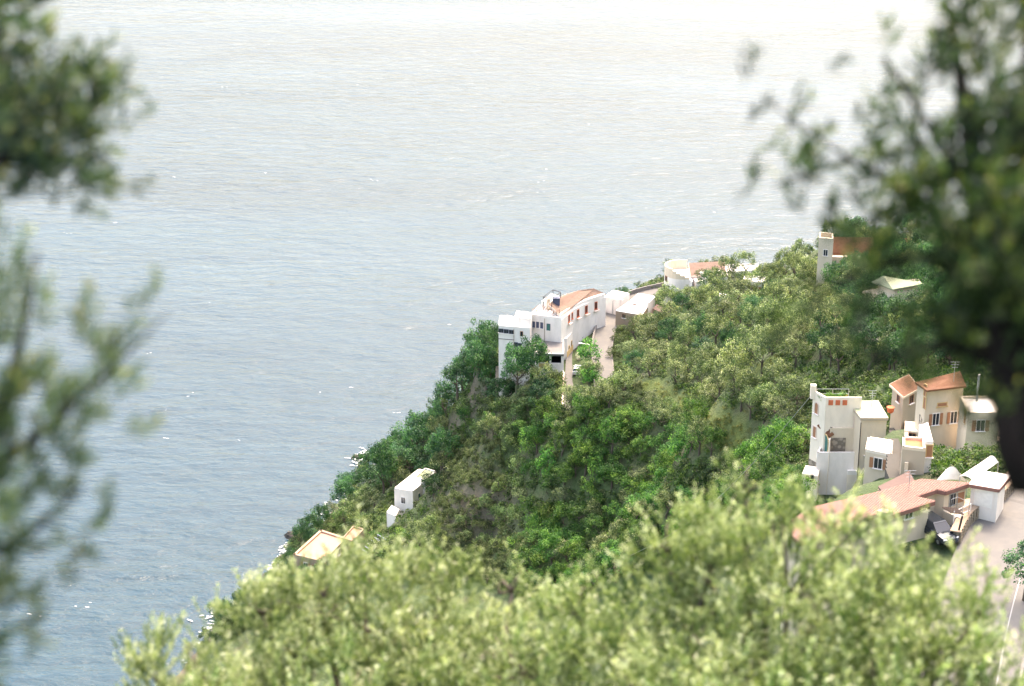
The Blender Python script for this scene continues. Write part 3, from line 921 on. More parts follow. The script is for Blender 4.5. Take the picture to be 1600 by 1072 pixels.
def small_houses():
    root = empty('terrace_house', P(1178, 452, 62), 'small white house with railed roof and red brick band in the trees', 'house')
    q = [XY(1161, 440, 65.5), XY(1195, 444, 65.5), XY(1197, 435, 65.5), XY(1163, 432, 65.5)]
    block(root, q, 58, 65.5, 'white', roofm='pale', par=.3)
    n = camside(q[0], q[1])
    c1, z1 = onwall(q[0], q[1], 1174, 449); c2, _ = onwall(q[0], q[1], 1190, 449)
    MB().prism([c1 + n * .06, c2 + n * .06, c2 + n * .003, c1 + n * .003], z1 - .25, z1 + .25).build('brick_band', M['red'], root)
    rail(root, q[0], q[1], 65.8, 65.8, 1.0, 1.2, 'iron'); rail(root, q[3], q[2], 65.8, 65.8, 1.0, 1.2, 'iron')
    root = empty('white_hut', P(1131, 480, 60), 'tiny white hut half hidden among trees below the orange roofed house', 'hut')
    q = [XY(1124, 464, 64), XY(1139, 466, 64), XY(1138, 459, 64), XY(1124, 458, 64)]
    block(root, q, 54, 64, 'white', roofm='pale')
    window(root, q[0], q[1], 1131, 474, .5, .6)
    root = empty('tower_house', P(1330, 410, 72), 'tall pale house with roof terrace and long old brown tiled roof', 'house')
    q = [XY(1281, 373, 83), XY(1302, 376, 83), XY(1302, 366, 83), XY(1282, 364, 83)]
    q = [XY(1279, 378, 82), XY(1302, 380, 82), XY(1301, 371, 82), XY(1281, 369, 82)]
    block(root, q, 66, 82, 'cream', roofm='cream', par=.8, rim='cream')
    q = [XY(1300, 398, 79), XY(1436, 402, 79), XY(1434, 380, 79), XY(1300, 378, 79)]
    block(root, q, 66, 78.6, 'cream')
    slab(root, [P(1298, 396, 79), P(1438, 398, 79), P(1432, 372, 81.5), P(1300, 370, 81.5)], .3, 'tileold')
    for px in (1320, 1345, 1375, 1405): window(root, q[0], q[1], px, 412, .8, 1.2, shutter='shutbrown')
    window(root, XY(1279, 378, 82), XY(1302, 380, 82), 1290, 395, .7, 1.1)
    c = XY(1428, 388, 80.5); MB().box((*c, 79.5), .6, .6, 2).build('chimney', M['white'], root)
    root = empty('stone_villa', P(1400, 480, 84), 'grey roofed villa with raised dormer glimpsed through the dark branches', 'house')
    q = [XY(1352, 462, 90), XY(1395, 477, 90), XY(1452, 462, 90), XY(1440, 448, 90)]
    block(root, q, 80, 89.6, 'cream')
    slab(root, [P(1348, 455, 90), P(1395, 475, 90), P(1456, 462, 90), P(1400, 446, 90.2)], .25, 'greyroof', fascia='cream')
    q = [XY(1372, 440, 92), XY(1398, 448, 92), XY(1440, 440, 92), XY(1436, 431, 92)]
    block(root, q, 88, 91.6, 'cream', excl=False)
    slab(root, [P(1362, 440, 91.8), P(1395, 452, 91.8), P(1446, 443, 91.8), P(1380, 431, 93)], .2, 'greenroof')
    window(root, XY(1352, 462, 90), XY(1395, 477, 90), 1375, 487, 1.2, 1.1); window(root, XY(1395, 477, 90), XY(1452, 462, 90), 1428, 480, 1.0, 1.4)
    # lower storey with brown eaves
    root = empty('brown_roofed_house', P(1330, 500, 84), 'low house with brown tiled roof below the grey villa', 'house')
    q = [XY(1298, 490, 87), XY(1345, 500, 87), XY(1392, 492, 87), XY(1350, 480, 87)]
    block(root, q, 78, 86.8, 'beige')
    slab(root, [(*(np.array(p) + (np.array(p) - np.mean(q, axis=0)) * .08), 87.2) for p in q], .2, 'tileold')
    window(root, q[0], q[1], 1320, 508, .8, 1.0)
small_houses()

# ---- the bridge-like upper road with its railing
ur = RL['upper_road'][0]
roadwall(ur, 2.35, .15, .3, M['drystone'], 'road_retaining_wall', 'rough stone retaining wall carrying the railed upper road', -1.0)
tt = np.gradient(ur[:, :2], axis=0); tt /= np.linalg.norm(tt, axis=1)[:, None]; nn = np.stack([tt[:, 1], -tt[:, 0]], 1)
rr = empty('road_railing', (ur[len(ur) // 2][0], ur[len(ur) // 2][1], ur[len(ur) // 2][2]), 'iron railing with brown posts along the upper road', 'railing')
mb = MB()
for q in (.4, .75, 1.1):
    for i in range(len(ur) - 1):
        mb.bar((*(ur[i, :2] + nn[i] * 2.45), ur[i, 2] + q), (*(ur[i + 1, :2] + nn[i + 1] * 2.45), ur[i + 1, 2] + q), .04, k=4)
mb.build('rails', M['iron'], rr)
for i in range(0, len(ur), 1 if len(ur) < 15 else 2):
    p = ur[i, :2] + nn[i] * 2.45
    MB().box((*p, ur[i, 2] - .2), .22, .22, 1.5).build('post', M['wood'], rr)

# ---- house with the flowered terrace (right)
def terrace_villa():
    root = empty('terrace_villa', P(1320, 715, 100), 'white three storey villa with flower terrace and pale green roof', 'house')
    zt = 109.0
    A_, B_, = XY(1270, 622, zt), XY(1290, 633, zt)          # left wall
    C_ = XY(1346, 633, zt); D_ = A_ + C_ - B_
    up = [A_, B_, C_, D_]
    block(root, up, 96, zt, 'warm', roofm='cream', excl=True)
    mb = MB(); parapet(mb, up, zt + .0015, .9, .2, (0, 1)); mb.build('parapet', M['warm'], root)
    # corner pillar
    MB().box((*A_, zt), .6, .6, 1.6).build('corner_pillar', M['warm'], root)
    # parapet openings in terracotta
    n = camside(B_, C_)
    for px in (1298, 1309, 1320):
        c, z = onwall(B_, C_, px, 629)
        MB().box((*(c + n * .03), z - .3), .5, .07, .6, (-n[1], n[0])).build('parapet_grille', M['red'], root)
    # left wall windows
    window(root, A_, B_, 1276, 638, .55, 1.3, arch=True, glassm='shutbrown', frame='pinkish')
    window(root, A_, B_, 1273, 675, .5, 1.3, glassm='shutbrown', frame='pinkish')
    # stone base of the left wall
    n2 = camside(A_, B_)
    MB().prism([A_ + n2 * .08, B_ + n2 * .08, B_ + n2 * .003, A_ + n2 * .003], 94, 101.6).build('stone_base', M['stone'], root)
    # green roofed wing, projecting forward
    zg = 108.6
    g = [XY(1327, 627, zg), XY(1346, 652, zg), XY(1386, 652, zg), XY(1371, 626, zg)]
    block(root, g, 96, zg - .25, 'cream', excl=True)
    slab(root, [(*(np.array(p) + (np.array(p) - np.mean(g, axis=0)) * .05), zg) for p in g], .25, 'greenroof', fascia='beige')
    window(root, g[0], g[1], 1333, 659, .7, 1.4, glassm='shutbrown', frame='pinkish', sill=None, name='door')
    window(root, g[1], g[2], 1356, 704, .6, 1.1, glassm='shutbrown', frame='cream')
    MB().bar((*(g[1] + np.array([-.02, -.1])), 97), (*(g[1] + np.array([-.02, -.1])), 108), .05, k=5).build('downpipe', M['iron'], root)
    # first floor terrace with stone panel
    z1 = 106.0
    t1 = [XY(1297, 673, z1), XY(1345, 673, z1), XY(1345, 655, z1), XY(1297, 655, z1)]
    block(root, t1, 96, z1, 'cream', roofm='beige', par=.3, rim='cream', edges=(0, 3), excl=False)
    n = camside(t1[0], t1[1])
    c1, za = onwall(t1[0], t1[1], 1299, 684); c2, zb = onwall(t1[0], t1[1], 1320, 708)
    MB().prism([c1 + n * .07, c2 + n * .07, c2 + n * .003, c1 + n * .003], zb, za).build('stone_panel', M['stone'], root)
    # arched green door on a recessed splay with lean-to roof
    e0 = XY(1281, 676, z1 - .8); e1 = XY(1296, 688, z1 - .8)
    e0 = np.array(B_) * 1.0; 
    ptop = [P(1277, 664, 106.2), P(1296, 682, 105.4), P(1303, 678, 105.7), P(1286, 661, 106.6)]
    slab(root, ptop, .15, 'tileold', name='lean_to_roof')
    q = [XY(1282, 672, 105.4), XY(1297, 686, 105.4), XY(1300, 676, 105.4), XY(1288, 664, 105.4)]
    MB().prism(q, 97, 105.2).build('porch_wall', M['warm'], root)
    window(root, q[0], q[1], 1290, 694, 1.3, 2.3, arch=True, glassm='shutgreen', frame='ochre', sill=None, name='door')
    # bright lower terrace
    z2 = 103.0
    t2 = [XY(1276, 716, z2), XY(1366, 716, z2), XY(1366, 697, z2), XY(1284, 697, z2)]
    block(root, t2, 93, z2, 'white', roofm='pale', par=.7, edges=(0, 3))
    t3 = [XY(1324, 742, 101.6), XY(1370, 742, 101.6), XY(1366, 716, 101.6), XY(1324, 716, 101.6)]
    block(root, t3, 93, 101.6, 'warm', roofm='pale', par=.5, edges=(0, 1), excl=True)
    # small front block with two arched openings
    z3 = 101.6
    t4 = [XY(1253, 740, z3), XY(1278, 744, z3), XY(1282, 730, z3), XY(1259, 727, z3)]
    block(root, t4, 92, z3, 'warm', roofm='pale')
    window(root, t4[0], t4[1], 1262, 747, .4, .7, arch=True, frame='pinkish', sill=None)
    window(root, t4[0], t4[1], 1269, 748, .45, .9, arch=True, frame='pinkish', sill=None)
    MB().prism([XY(1239, 772, 98.6), XY(1256, 774, 98.6), XY(1256, 764, 98.6), XY(1240, 762, 98.6)], 90, 98.6).build('garden_step', M['warm'], root)
    # glazed balustrade and planters at the back of the roof
    rail(root, A_ + np.array([.4, .0]), D_, zt, zt, 1.1, 1.5, 'steel')
    for i in range(3):
        c = np.array(D_) * (.25 + .22 * i) + np.array(A_) * (.75 - .22 * i); c = c + (np.array(B_) - A_) * .32
        o_ = MB().box((*c, zt + .06), 1.3, .35, .4).build('flower_box', M['red'], origin=(*c, zt))
        tag(o_, ('leftmost', 'middle', 'rightmost')[i] + ' red flower box on the roof terrace of the white villa', 'planter', 'flower boxes on the roof terrace')
    return up, zt
villa_up, villa_z = terrace_villa()
# round red parasol / bush pot right of the green roof
c = P(1391, 645, 106.5)
root = empty('red_urn', c, 'round red flowering pot at the right corner of the green roof', 'flower pot')
mb = MB(); 
for a_, b_, r0, r1 in ((0, .2, .22, .38), (.2, .45, .38, .42), (.45, .62, .42, .38), (.62, .7, .45, .45)):
    mb.bar((c[0], c[1], c[2] + a_), (c[0], c[1], c[2] + b_), r0, r1, k=12)
mb.build('pot', M['red'], root)

ax_ = ZT(1375, 745, 708)
an_ = empty('annex_house', P(1375, 745, 98), 'cream annex with flat roof tucked between the white villa and the stairway', 'house')
aq_ = [XY(1352, 706, ax_), XY(1393, 714, ax_), XY(1395, 692, ax_), XY(1356, 686, ax_)]
block(an_, aq_, 90, ax_, 'cream', roofm='pale', par=.3, rim='warm')
window(an_, aq_[0], aq_[1], 1372, 724, .8, 1.1, shutter='shutbrown')
rt = empty('retaining_wall', P(1382, 725, 100), 'plain beige retaining wall between the white villa and the dark stairway', 'wall')
block(rt, [XY(1367, 712, 103), XY(1397, 718, 103), XY(1397, 702, 103), XY(1369, 698, 103)], 92, 103, 'beige', roofm='beige')
# ---- stairs between the houses
def stairs():
    root = empty('stairway', P(1400, 740, 104), 'narrow dark stairway climbing between the two groups of houses', 'stairs')
    a = G(1402, 748) + [0, 0, .7]; b = G(1405, 668) + [0, 0, .9]
    w = 1.1; k = 17
    mb = MB()
    for i in range(k):
        t0, t1 = i / k, (i + 1) / k
        y0, y1 = a[1] + (b[1] - a[1]) * t0, a[1] + (b[1] - a[1]) * t1
        x = a[0] + (b[0] - a[0]) * t0; z = a[2] + (b[2] - a[2]) * t1
        MB().prism([(x - w / 2, y0), (x + w / 2, y0), (x + w / 2, y1), (x - w / 2, y1)], z - 6, z).build('step', M['darkstep'], root)
    MB().prism([(a[0] + w / 2 + .02, a[1]), (a[0] + w / 2 + .35, a[1]), (b[0] + w / 2 + .35, b[1]), (b[0] + w / 2 + .02, b[1])], 90, [a[2] + .9, a[2] + .9, b[2] + .9, b[2] + .9]).build('side_wall', M['cream'], root)
    EXCL.append([(a[0] - 1, a[1] - 1), (a[0] + 1, a[1] - 1), (b[0] + 1, b[1] + 1), (b[0] - 1, b[1] + 1)])
stairs()

# ---- houses behind the trunk on the right
def right_group():
    root = empty('tall_cream_house', P(1470, 700, 106), 'tall cream house with balustraded terrace seen between the dark branches', 'house')
    z = 115.5
    q = [XY(1434, 596, z), XY(1448, 606, z), XY(1506, 600, z), XY(1500, 586, z)]
    block(root, q, 98, z, 'cream')
    slab(root, [P(1430, 597, z + .1), P(1448, 610, z + .1), P(1510, 603, z + .1), P(1500, 580, z + .9)], .2, 'tileold')
    for px, py in ((1447, 610), (1445, 630)): window(root, q[0], q[1], min(px, 1446), py, .4, 1.3, glassm='shutbrown', frame='ochre', sill=None)
    window(root, q[1], q[2], 1472, 632, 1.0, .35, glassm='shutbrown', frame='ochre', sill='ochre')
    window(root, q[1], q[2], 1462, 655, .7, 1.3, shutter='shutbrown'); window(root, q[1], q[2], 1490, 652, .7, 1.3, shutter='shutbrown')
    zz = 108.6
    t = [XY(1458, 694, zz), XY(1512, 692, zz), XY(1508, 668, zz), XY(1458, 668, zz)]
    block(root, t, 98, zz, 'cream', roofm='red', excl=True)
    n = camside(t[0], t[1]); d = (t[1] - t[0]) / np.hypot(*(t[1] - t[0])); L = np.hypot(*(t[1] - t[0]))
    mb = MB().box((*((t[0] + t[1]) / 2 - n * .15), zz + .8), L, .25, .12, d)
    bal = mb.build('balustrade', M['white'], root)
    for i in range(15):
        c = t[0] + d * (L * (i + .5) / 15) - n * .15
        MB().bar((*c, zz), (*c, zz + .45), .11, .05, k=6).bar((*c, zz + .45), (*c, zz + .8), .05, .1, k=6).build('baluster', M['white'], bal)
    window(root, t[0], t[1], 1475, 705, .7, .7)
    root = empty('small_cream_house', P(1540, 690, 108), 'small cream house with pale flat roof just left of the dark trunk', 'house')
    z = 114.5
    q = [XY(1502, 640, z), XY(1514, 648, z), XY(1560, 646, z), XY(1548, 590, z)]
    q = [XY(1500, 622, z), XY(1512, 648, z), XY(1562, 648, z), XY(1550, 622, z)]
    block(root, q, 100, z, 'cream', roofm='pale', par=.25, rim='cream')
    window(root, q[0], q[1], 1508, 652, .5, 1.5, glassm='shutbrown', frame='ochre', arch=True, sill=None)
    window(root, q[1], q[2], 1532, 665, .8, 1.2, shutter='shutbrown')
    q2 = [XY(1512, 690, 110), XY(1570, 690, 110), XY(1570, 672, 110), XY(1512, 672, 110)]
    block(root, q2, 100, 110, 'cream', roofm='beige', par=.2, rim='cream')
    window(root, q2[0], q2[1], 1531, 702, .9, .35, glassm='shutbrown', frame='ochre')
    MB().bar((*XY(1530, 585, 119), 116), (*XY(1530, 585, 119), 119), .12, k=6).build('chimney', M['white'], root)
    root = empty('narrow_house', P(1440, 720, 106), 'narrow white house front with iron stair rail beside the stairway', 'house')
    z = ZT(1446, 738, 692)
    q = [XY(1436, 664, z), XY(1446, 690, z), XY(1458, 690, z), XY(1450, 660, z)]
    block(root, q, 98, z, 'white', roofm='pale')
    window(root, q[1], q[2], 1452, 705, .5, 1.2, glassm='shutbrown', frame='ochre')
    rail(root, q[0], q[1], z + .1, z + .1, 1.0, 1.0, 'iron')
    z = ZT(1425, 742, 704)
    q = [XY(1410, 702, z), XY(1446, 706, z), XY(1444, 688, z), XY(1410, 686, z)]
    block(root, q, 94, z, 'beige', roofm='red', par=.3, rim='cream')
    z = ZT(1425, 700, 672)
    q = [XY(1414, 672, z), XY(1438, 676, z), XY(1436, 660, z), XY(1414, 658, z)]
    block(root, q, 94, z, 'cream', roofm='pale')
    window(root, q[0], q[1], 1425, 684, .7, 1.0, frame='shutbrown')
    # dark recess behind: old wall under the upper road
    root = empty('narrow_beige_house', P(1410, 640, 100), 'narrow shaded beige house with tilted tile roof under the upper road', 'house')
    q = [XY(1395, 600, 109), XY(1412, 616, 109), XY(1434, 606, 109), XY(1420, 588, 109)]
    block(root, q, 94, 108.5, 'beige')
    window(root, q[0], q[1], 1404, 622, .6, 1.0, frame='shutbrown'); window(root, q[1], q[2], 1424, 624, .6, 1.0, frame='shutbrown')
    slab(root, [P(1390, 600, 108.8), P(1412, 620, 108.8), P(1437, 606, 108.8), P(1420, 585, 108.8)], .2, 'tileold', fascia='cream')
right_group()

# ---- pink roofed building by the road, shed, white box house
def pink_roofs():
    root = empty('pink_roofed_house', P(1420, 815, 118.5), 'long low house with flat pink roof stepped along the car park', 'house')
    z = 122.3
    out = [XY(1222, 822, z), XY(1268, 792, z), XY(1365, 770, z), XY(1440, 748, z), XY(1516, 754, z), XY(1478, 767, z), XY(1464, 764, z), XY(1431, 775, z), XY(1461, 782, z), XY(1385, 806, z), XY(1372, 801, z), XY(1290, 830, z), XY(1250, 846, z)]
    MB().prism(out, z - .22, z).build('roof', M['tile2'], root)
    k = len(out); mb = MB()
    cen = np.mean(out, axis=0)
    A2 = sum(out[i][0] * out[(i + 1) % k][1] - out[(i + 1) % k][0] * out[i][1] for i in range(k))
    for i in range(k):
        a, b = out[i], out[(i + 1) % k]; d = (b - a); d = d / np.hypot(*d); n = np.array([d[1], -d[0]]) * (1 if A2 > 0 else -1)
        mb.prism([a, b, b + n * .07, a + n * .07], z - .42, z - .03)
    mb.build('fascia', M['fascia'], root)
    def inset(p, s=.35):
        res = []
        for i in range(k):
            a, b, c = p[i - 1], p[i], p[(i + 1) % k]
            d1 = (b - a) / np.hypot(*(b - a)); d2 = (c - b) / np.hypot(*(c - b)); sg = 1 if A2 > 0 else -1
            n1 = np.array([-d1[1], d1[0]]) * sg; n2 = np.array([-d2[1], d2[0]]) * sg
            m_ = n1 + n2; m_ = m_ / max(.6, m_ @ m_ / 2)
            res.append(b + m_ * s * .8)
        return res
    w = inset(out)
    EXCL.append([tuple(p) for p in out])
    MB().prism(w, 112, z - .225).build('wall', M['cream'], root)
    window(root, w[8], w[9], 1447, 793, .9, .45, frame='steel', sill=None)
    window(root, w[4], w[5], 1500, 777, .9, 1.0, glassm='shutbrown', frame='cream', sill=None)
    window(root, w[4], w[5], 1489, 781, .8, 1.2, frame='steel', sill=None)
    window(root, w[8], w[9], 1420, 802, .8, .9)
    # skylight box at the roof corner
    q = [XY(1370, 796, 122.8), XY(1386, 800, 122.8), XY(1396, 796, 122.8), XY(1380, 792, 122.8)]
    MB().prism(q, 122.302, 122.7).build('roof_hatch', M['beige'], root)
    root = empty('brown_shed', P(1400, 760, 112), 'brown sheet roofed shed behind the long pink roof', 'shed')
    z = 119.2
    q = [XY(1372, 760, z), XY(1385, 776, z), XY(1432, 764, z), XY(1420, 742, z)]
    block(root, q, 104, z - .3, 'tan')
    slab(root, [(*p, z + (.0 if i < 2 else .4)) for i, p in enumerate(q)], .15, 'brown')
    root = empty('white_garage', P(1540, 775, 119), 'bright white garage with brown roof edge beside the road bend', 'garage')
    z = 122.3
    q = [XY(1518, 756, z), XY(1560, 766, z), XY(1572, 748, z), XY(1530, 738, z)]
    block(root, q, 114, z - .1, 'white')
    slab(root, [P(1514, 756, z + .15), P(1561, 764, z + .15), P(1580, 742, z + .3), P(1530, 735, z + .3)], .25, 'pale', fascia='fascia')
    window(root, q[0], q[1], 1537, 776, 1.6, 1.9, glassm='canvas', frame='white', sill=None, name='garage_door')
    # steps at its side
    st = empty('garden_steps', P(1566, 785, 119), 'short pale steps between the white garage and the stone wall', 'steps')
    for i in range(5):
        c = P(1562 + i * 1.2, 787 - i * 5, 119.2 + i * .2)
        MB().box((c[0], c[1], c[2] - 2), 1.1, .4, 2.0, (1, .25)).build('step', M['greyroof'], st)
    # white canvas awnings behind the pink roof
    for i, (a, b, c_, d_) in enumerate((((1462, 752), (1512, 752), (1500, 740), (1478, 734)), ((1500, 744), (1520, 750), (1560, 722), (1540, 718)))):
        z = 120.5 + i * .8
        pts = [P(*a, z), P(*b, z), P(*c_, z + .9), P(*d_, z + .9)]
        r0 = empty('awning', (pts[0] + pts[2]) / 2 - [0, 0, 3], ('rounded white canvas awning behind the pink roof', 'long white canvas awning leading to the dark trunk')[i], 'awning')
        # sagging cloth grid
        V = []; F_ = []; n = 7
        for u in range(n):
            for v in range(n):
                s, t = u / (n - 1), v / (n - 1)
                p = (pts[0] * (1 - s) + pts[1] * s) * (1 - t) + (pts[3] * (1 - s) + pts[2] * s) * t
                p = p + np.array([0, 0, .5 * math.sin(math.pi * s) * (.4 + .6 * t)])
                V.append(p)
        for u in range(n - 1):
            for v in range(n - 1): F_.append((u * n + v, u * n + n + v, u * n + n + v + 1, u * n + v + 1))
        V2 = [p - np.array([0, 0, .03]) for p in V]; m_ = len(V)
        F_ += [tuple(m_ + x for x in f[::-1]) for f in F_]
        MB().add(V + V2, F_).build('canvas', M['canvas'], r0)
        for p in pts: MB().bar((p[0], p[1], p[2] - 7), p, .05, k=5).build('pole', M['steel'], r0)
pink_roofs()

# ---- stone parapet wall along the village road: coping plus laid stones
def stone_wall():
    pts = resample([P(1493, 850, 119.0), P(1500, 836, 119.0), P(1512, 818, 119.1), P(1532, 803, 119.2), P(1556, 789, 119.3), P(1572, 775, 119.5), P(1582, 758, 119.8)], .45)
    root = empty('road_stone_wall', pts[len(pts) // 2], 'curving rubble stone parapet with tan top beside the village road', 'wall')
    t = np.gradient(pts[:, :2], axis=0); t /= np.linalg.norm(t, axis=1)[:, None]; n = np.stack([t[:, 1], -t[:, 0]], 1)
    V = []; F_ = []
    for i in range(len(pts)):
        for o_, zz in ((-.25, -2), (-.25, 1.1), (.25, 1.1), (.25, -2)):
            V.append((*(pts[i, :2] + n[i] * o_), pts[i, 2] + zz))
    m_ = len(pts)
    for i in range(m_ - 1):
        for j in range(4): F_.append((i * 4 + j, i * 4 + (j + 1) % 4, i * 4 + 4 + (j + 1) % 4, i * 4 + 4 + j))
    F_ += [(0, 3, 2, 1), tuple((m_ - 1) * 4 + j for j in range(4))]
    MB().add(V, F_).build('wall_core', M['drystone'], root)
    V = []; 
    for i in range(m_):
        for o_, zz in ((-.55, 1.102), (-.55, 1.2), (.33, 1.2), (.33, 1.102)):
            V.append((*(pts[i, :2] + n[i] * o_), pts[i, 2] + zz))
    MB().add(V, F_).build('coping', M['tan'], root)
    # individual stones of the road face
    var = []
    for s in range(6):
        r_ = np.random.default_rng(s); q = []
        for sz in (-1, 1):
            for sx, sy in ((-1, -1), (1, -1), (1, 1), (-1, 1)):
                q.append((sx * .5 * r_.uniform(.75, 1), sy * .5 * r_.uniform(.8, 1), sz * .5 * r_.uniform(.7, 1)))
        me = mesh_np('stone', q, [(0, 3, 2, 1), (4, 5, 6, 7), (0, 1, 5, 4), (1, 2, 6, 5), (2, 3, 7, 6), (3, 0, 4, 7)])
        me.materials.append(M['stonepiece']); var.append(me)
    cum = np.concatenate([[0], np.cumsum(np.hypot(*np.diff(pts[:, :2], axis=0).T))]); L = cum[-1]
    cnt = 0; org = np.array(root.location)
    for row in range(4):
        u = rng.uniform(0, .2)
        while u < L and cnt < 290:
            w = rng.uniform(.26, .5); i = min(int(np.searchsorted(cum, u)), m_ - 1)
            p = pts[i, :2] + n[i] * .27; z = pts[i, 2] + .1 + row * .27
            o_ = link('stone', var[cnt % 6], None, root)
            o_.location = (p[0] - org[0], p[1] - org[1], z + .02 * rng.normal() - org[2] + .03)
            o_.rotation_euler = (0, 0, math.atan2(t[i, 1], t[i, 0])); o_.scale = (w * .95, .22, .25)
            u += w; cnt += 1
    # pocket terrace behind the wall
    pt = [tuple(pts[0, :2]), tuple(pts[4, :2])] + [tuple(p[:2] - n[i] * .5) for i, p in list(enumerate(pts))[5::4]]
    # rounded end stones on the verge
stone_wall()
def deck():
    # small glazed balcony and tan terrace between pink house and the wall
    root = empty('railed_terrace', P(1495, 800, 119), 'tan terrace with glass railing and small orange awning above the parked car', 'terrace')
    z = 120.0
    q = [XY(1483, 800, z), XY(1500, 814, z), XY(1532, 795, z), XY(1548, 783, z), XY(1520, 778, z), XY(1495, 782, z)]
    block(root, q, 112, z, 'tan')
    g = [XY(1474, 795, z + .5), XY(1488, 788, z + .5), XY(1506, 798, z + .5), XY(1500, 806, z + .5)]
    block(root, g, 114, z + .3, 'cream', excl=False)
    slab(root, [P(1472, 792, 121.4), P(1486, 800, 121.1), P(1506, 803, 121.1), P(1494, 793, 121.5)], .1, 'tile', name='small_roof')
    for a, b in (((1486, 787), (1496, 783)), ((1496, 783), (1514, 792)), ((1514, 792), (1504, 798))):
        rail(root, XY(*a, 121.2), XY(*b, 121.2), z + .3, z + .3, 1.3, 1.2, 'steel', .025)
    rail(root, XY(1490, 812, 120.4), XY(1516, 800, 120.4), z, z, 1.2, 1.0, 'white', .05)
deck()

# leaning dark pole by the car
p0 = P(1489, 858, 118.2); p1 = P(1504, 806, 121.6)
o = MB().tube([p0, p0 * .6 + p1 * .4 + [.05, 0, 0], p1], [.12, .1, .08], 8).build('leaning_pole', M['iron'], origin=p0)
tag(o, 'dark pole leaning beside the nose of the parked car', 'pole')

# ---- villas near the shore (left)
def shore_villas():
    root = empty('salmon_terrace_villa', P(505, 875, 9), 'villa by the sea with flat salmon roof terrace and tan parapet', 'house')
    z = 14.0
    q = [XY(458, 869, z), XY(505, 880, z), XY(541, 843, z), XY(501, 830, z)]
    block(root, q, 3, z, 'tan', roofm='salmon')
    mb = MB(); parapet(mb, q, z + .0015, .4, .5); mb.build('parapet', M['tan'], root)
    window(root, q[0], q[1], 478, 884, .9, 1.3, shutter='shutbrown'); window(root, q[0], q[1], 495, 888, .9, 1.3, shutter='shutbrown')
    window(root, q[1], q[2], 515, 876, .9, 1.3); window(root, q[1], q[2], 530, 862, .9, 1.3)
    q2 = [XY(535, 843, z + .6), XY(551, 848, z + .6), XY(569, 829, z + .6), XY(552, 824, z + .6)]
    block(root, q2, 4, z + .6, 'tan', roofm='salmon', par=.4, rim='tan')
    root = empty('pergola_terrace', P(585, 860, 14), 'grey pergola terrace with purple flowers right of the salmon roof', 'terrace')
    z = 16.5
    q = [XY(556, 868, z), XY(575, 880, z), XY(606, 845, z), XY(590, 835, z)]
    block(root, q, 8, z - 2.4, 'white', roofm='pale')
    for i in range(8):
        t = i / 7; a = q[0] * (1 - t) + q[3] * t; b = q[1] * (1 - t) + q[2] * t
        MB().bar((*a, z), (*b, z), .09, k=4).build('beam', M['steel'], root)
    for p in q: MB().bar((*p, z - 2.4), (*p, z), .1, k=5).build('post', M['steel'], root)
    c = XY(590, 850, z); 
    root = empty('white_villa', P(645, 790, 13), 'white villa stepping down the slope beneath dark green trees', 'house')
    z = 19.5
    q = [XY(616, 766, z), XY(645, 771, z), XY(682, 741, z), XY(654, 736, z)]
    block(root, q, 6, z, 'white', roofm='pale', par=.5)
    window(root, q[0], q[1], 630, 782, .8, 1.3); window(root, q[1], q[2], 655, 775, .8, 1.3, glassm='shutgreen')
    q3 = [XY(648, 748, 20.5), XY(664, 752, 20.5), XY(682, 738, 20.5), XY(664, 733, 20.5)]
    block(root, q3, 15, 20.5, 'white', roofm='greenroof', excl=False, par=.3)
    q2 = [XY(604, 800, 16.5), XY(618, 806, 16.5), XY(624, 796, 16.5), XY(612, 789, 16.5)]
    block(root, q2, 6, 16.5, 'white', roofm='pale')
    root = empty('shore_wall', P(445, 895, 4), 'tan sloping wall running to the rocks left of the salmon roofed villa', 'wall')
    MB().prism([XY(432, 905, 8), XY(458, 884, 10), XY(462, 887, 10), XY(437, 909, 8)], -1, [7, 10, 10, 7]).build('wall', M['tan'], root)
shore_villas()

# ---- street lamps
def lamp(px0, py0, z, h, side, label):
    p = P(px0, py0, z)
    root = empty('street_lamp', p, label, 'street lamp', 'street lamps along the coast road')
    MB().tube([p, p + [0, 0, h * .6], p + [0, 0, h]], [.09, .07, .05], 6).build('pole', M['steel'], root)
    a = p + np.array([0, 0, h]); b = a + np.array([side * 1.5, 0, .25])
    MB().bar(a, b, .04, k=5).build('arm', M['steel'], root)
    MB().box((b[0] + side * .2, b[1], b[2] - .06), .7, .25, .12).build('lamp_head', M['lampglass'], root)
lamp(920.5, 571, 49.5, 4.3, -1, 'street lamp with arm to the left between forecourt and coast road')
lamp(957, 492, 50.6, 3.0, 1, 'street lamp standing at the bend of the coast road beside low white house')
lamp(864, 606, 45, 3.2, 1, 'street lamp rising from trees below the hotel garage')

# ---- power cable
a, b = P(985, 868, 62), np.array([*villa_up[0], 109.6])
pts = []
for i in range(25):
    t = i / 24; p = a * (1 - t) + b * t; p = p - np.array([0, 0, 3.0 * math.sin(math.pi * t)]); pts.append(p)
o = MB().tube(pts, [.035] * 25, 5).build('power_cable', M['steel'], origin=a)
tag(o, 'thin pale cable slung over the green hollow to the terrace villa', 'cable')

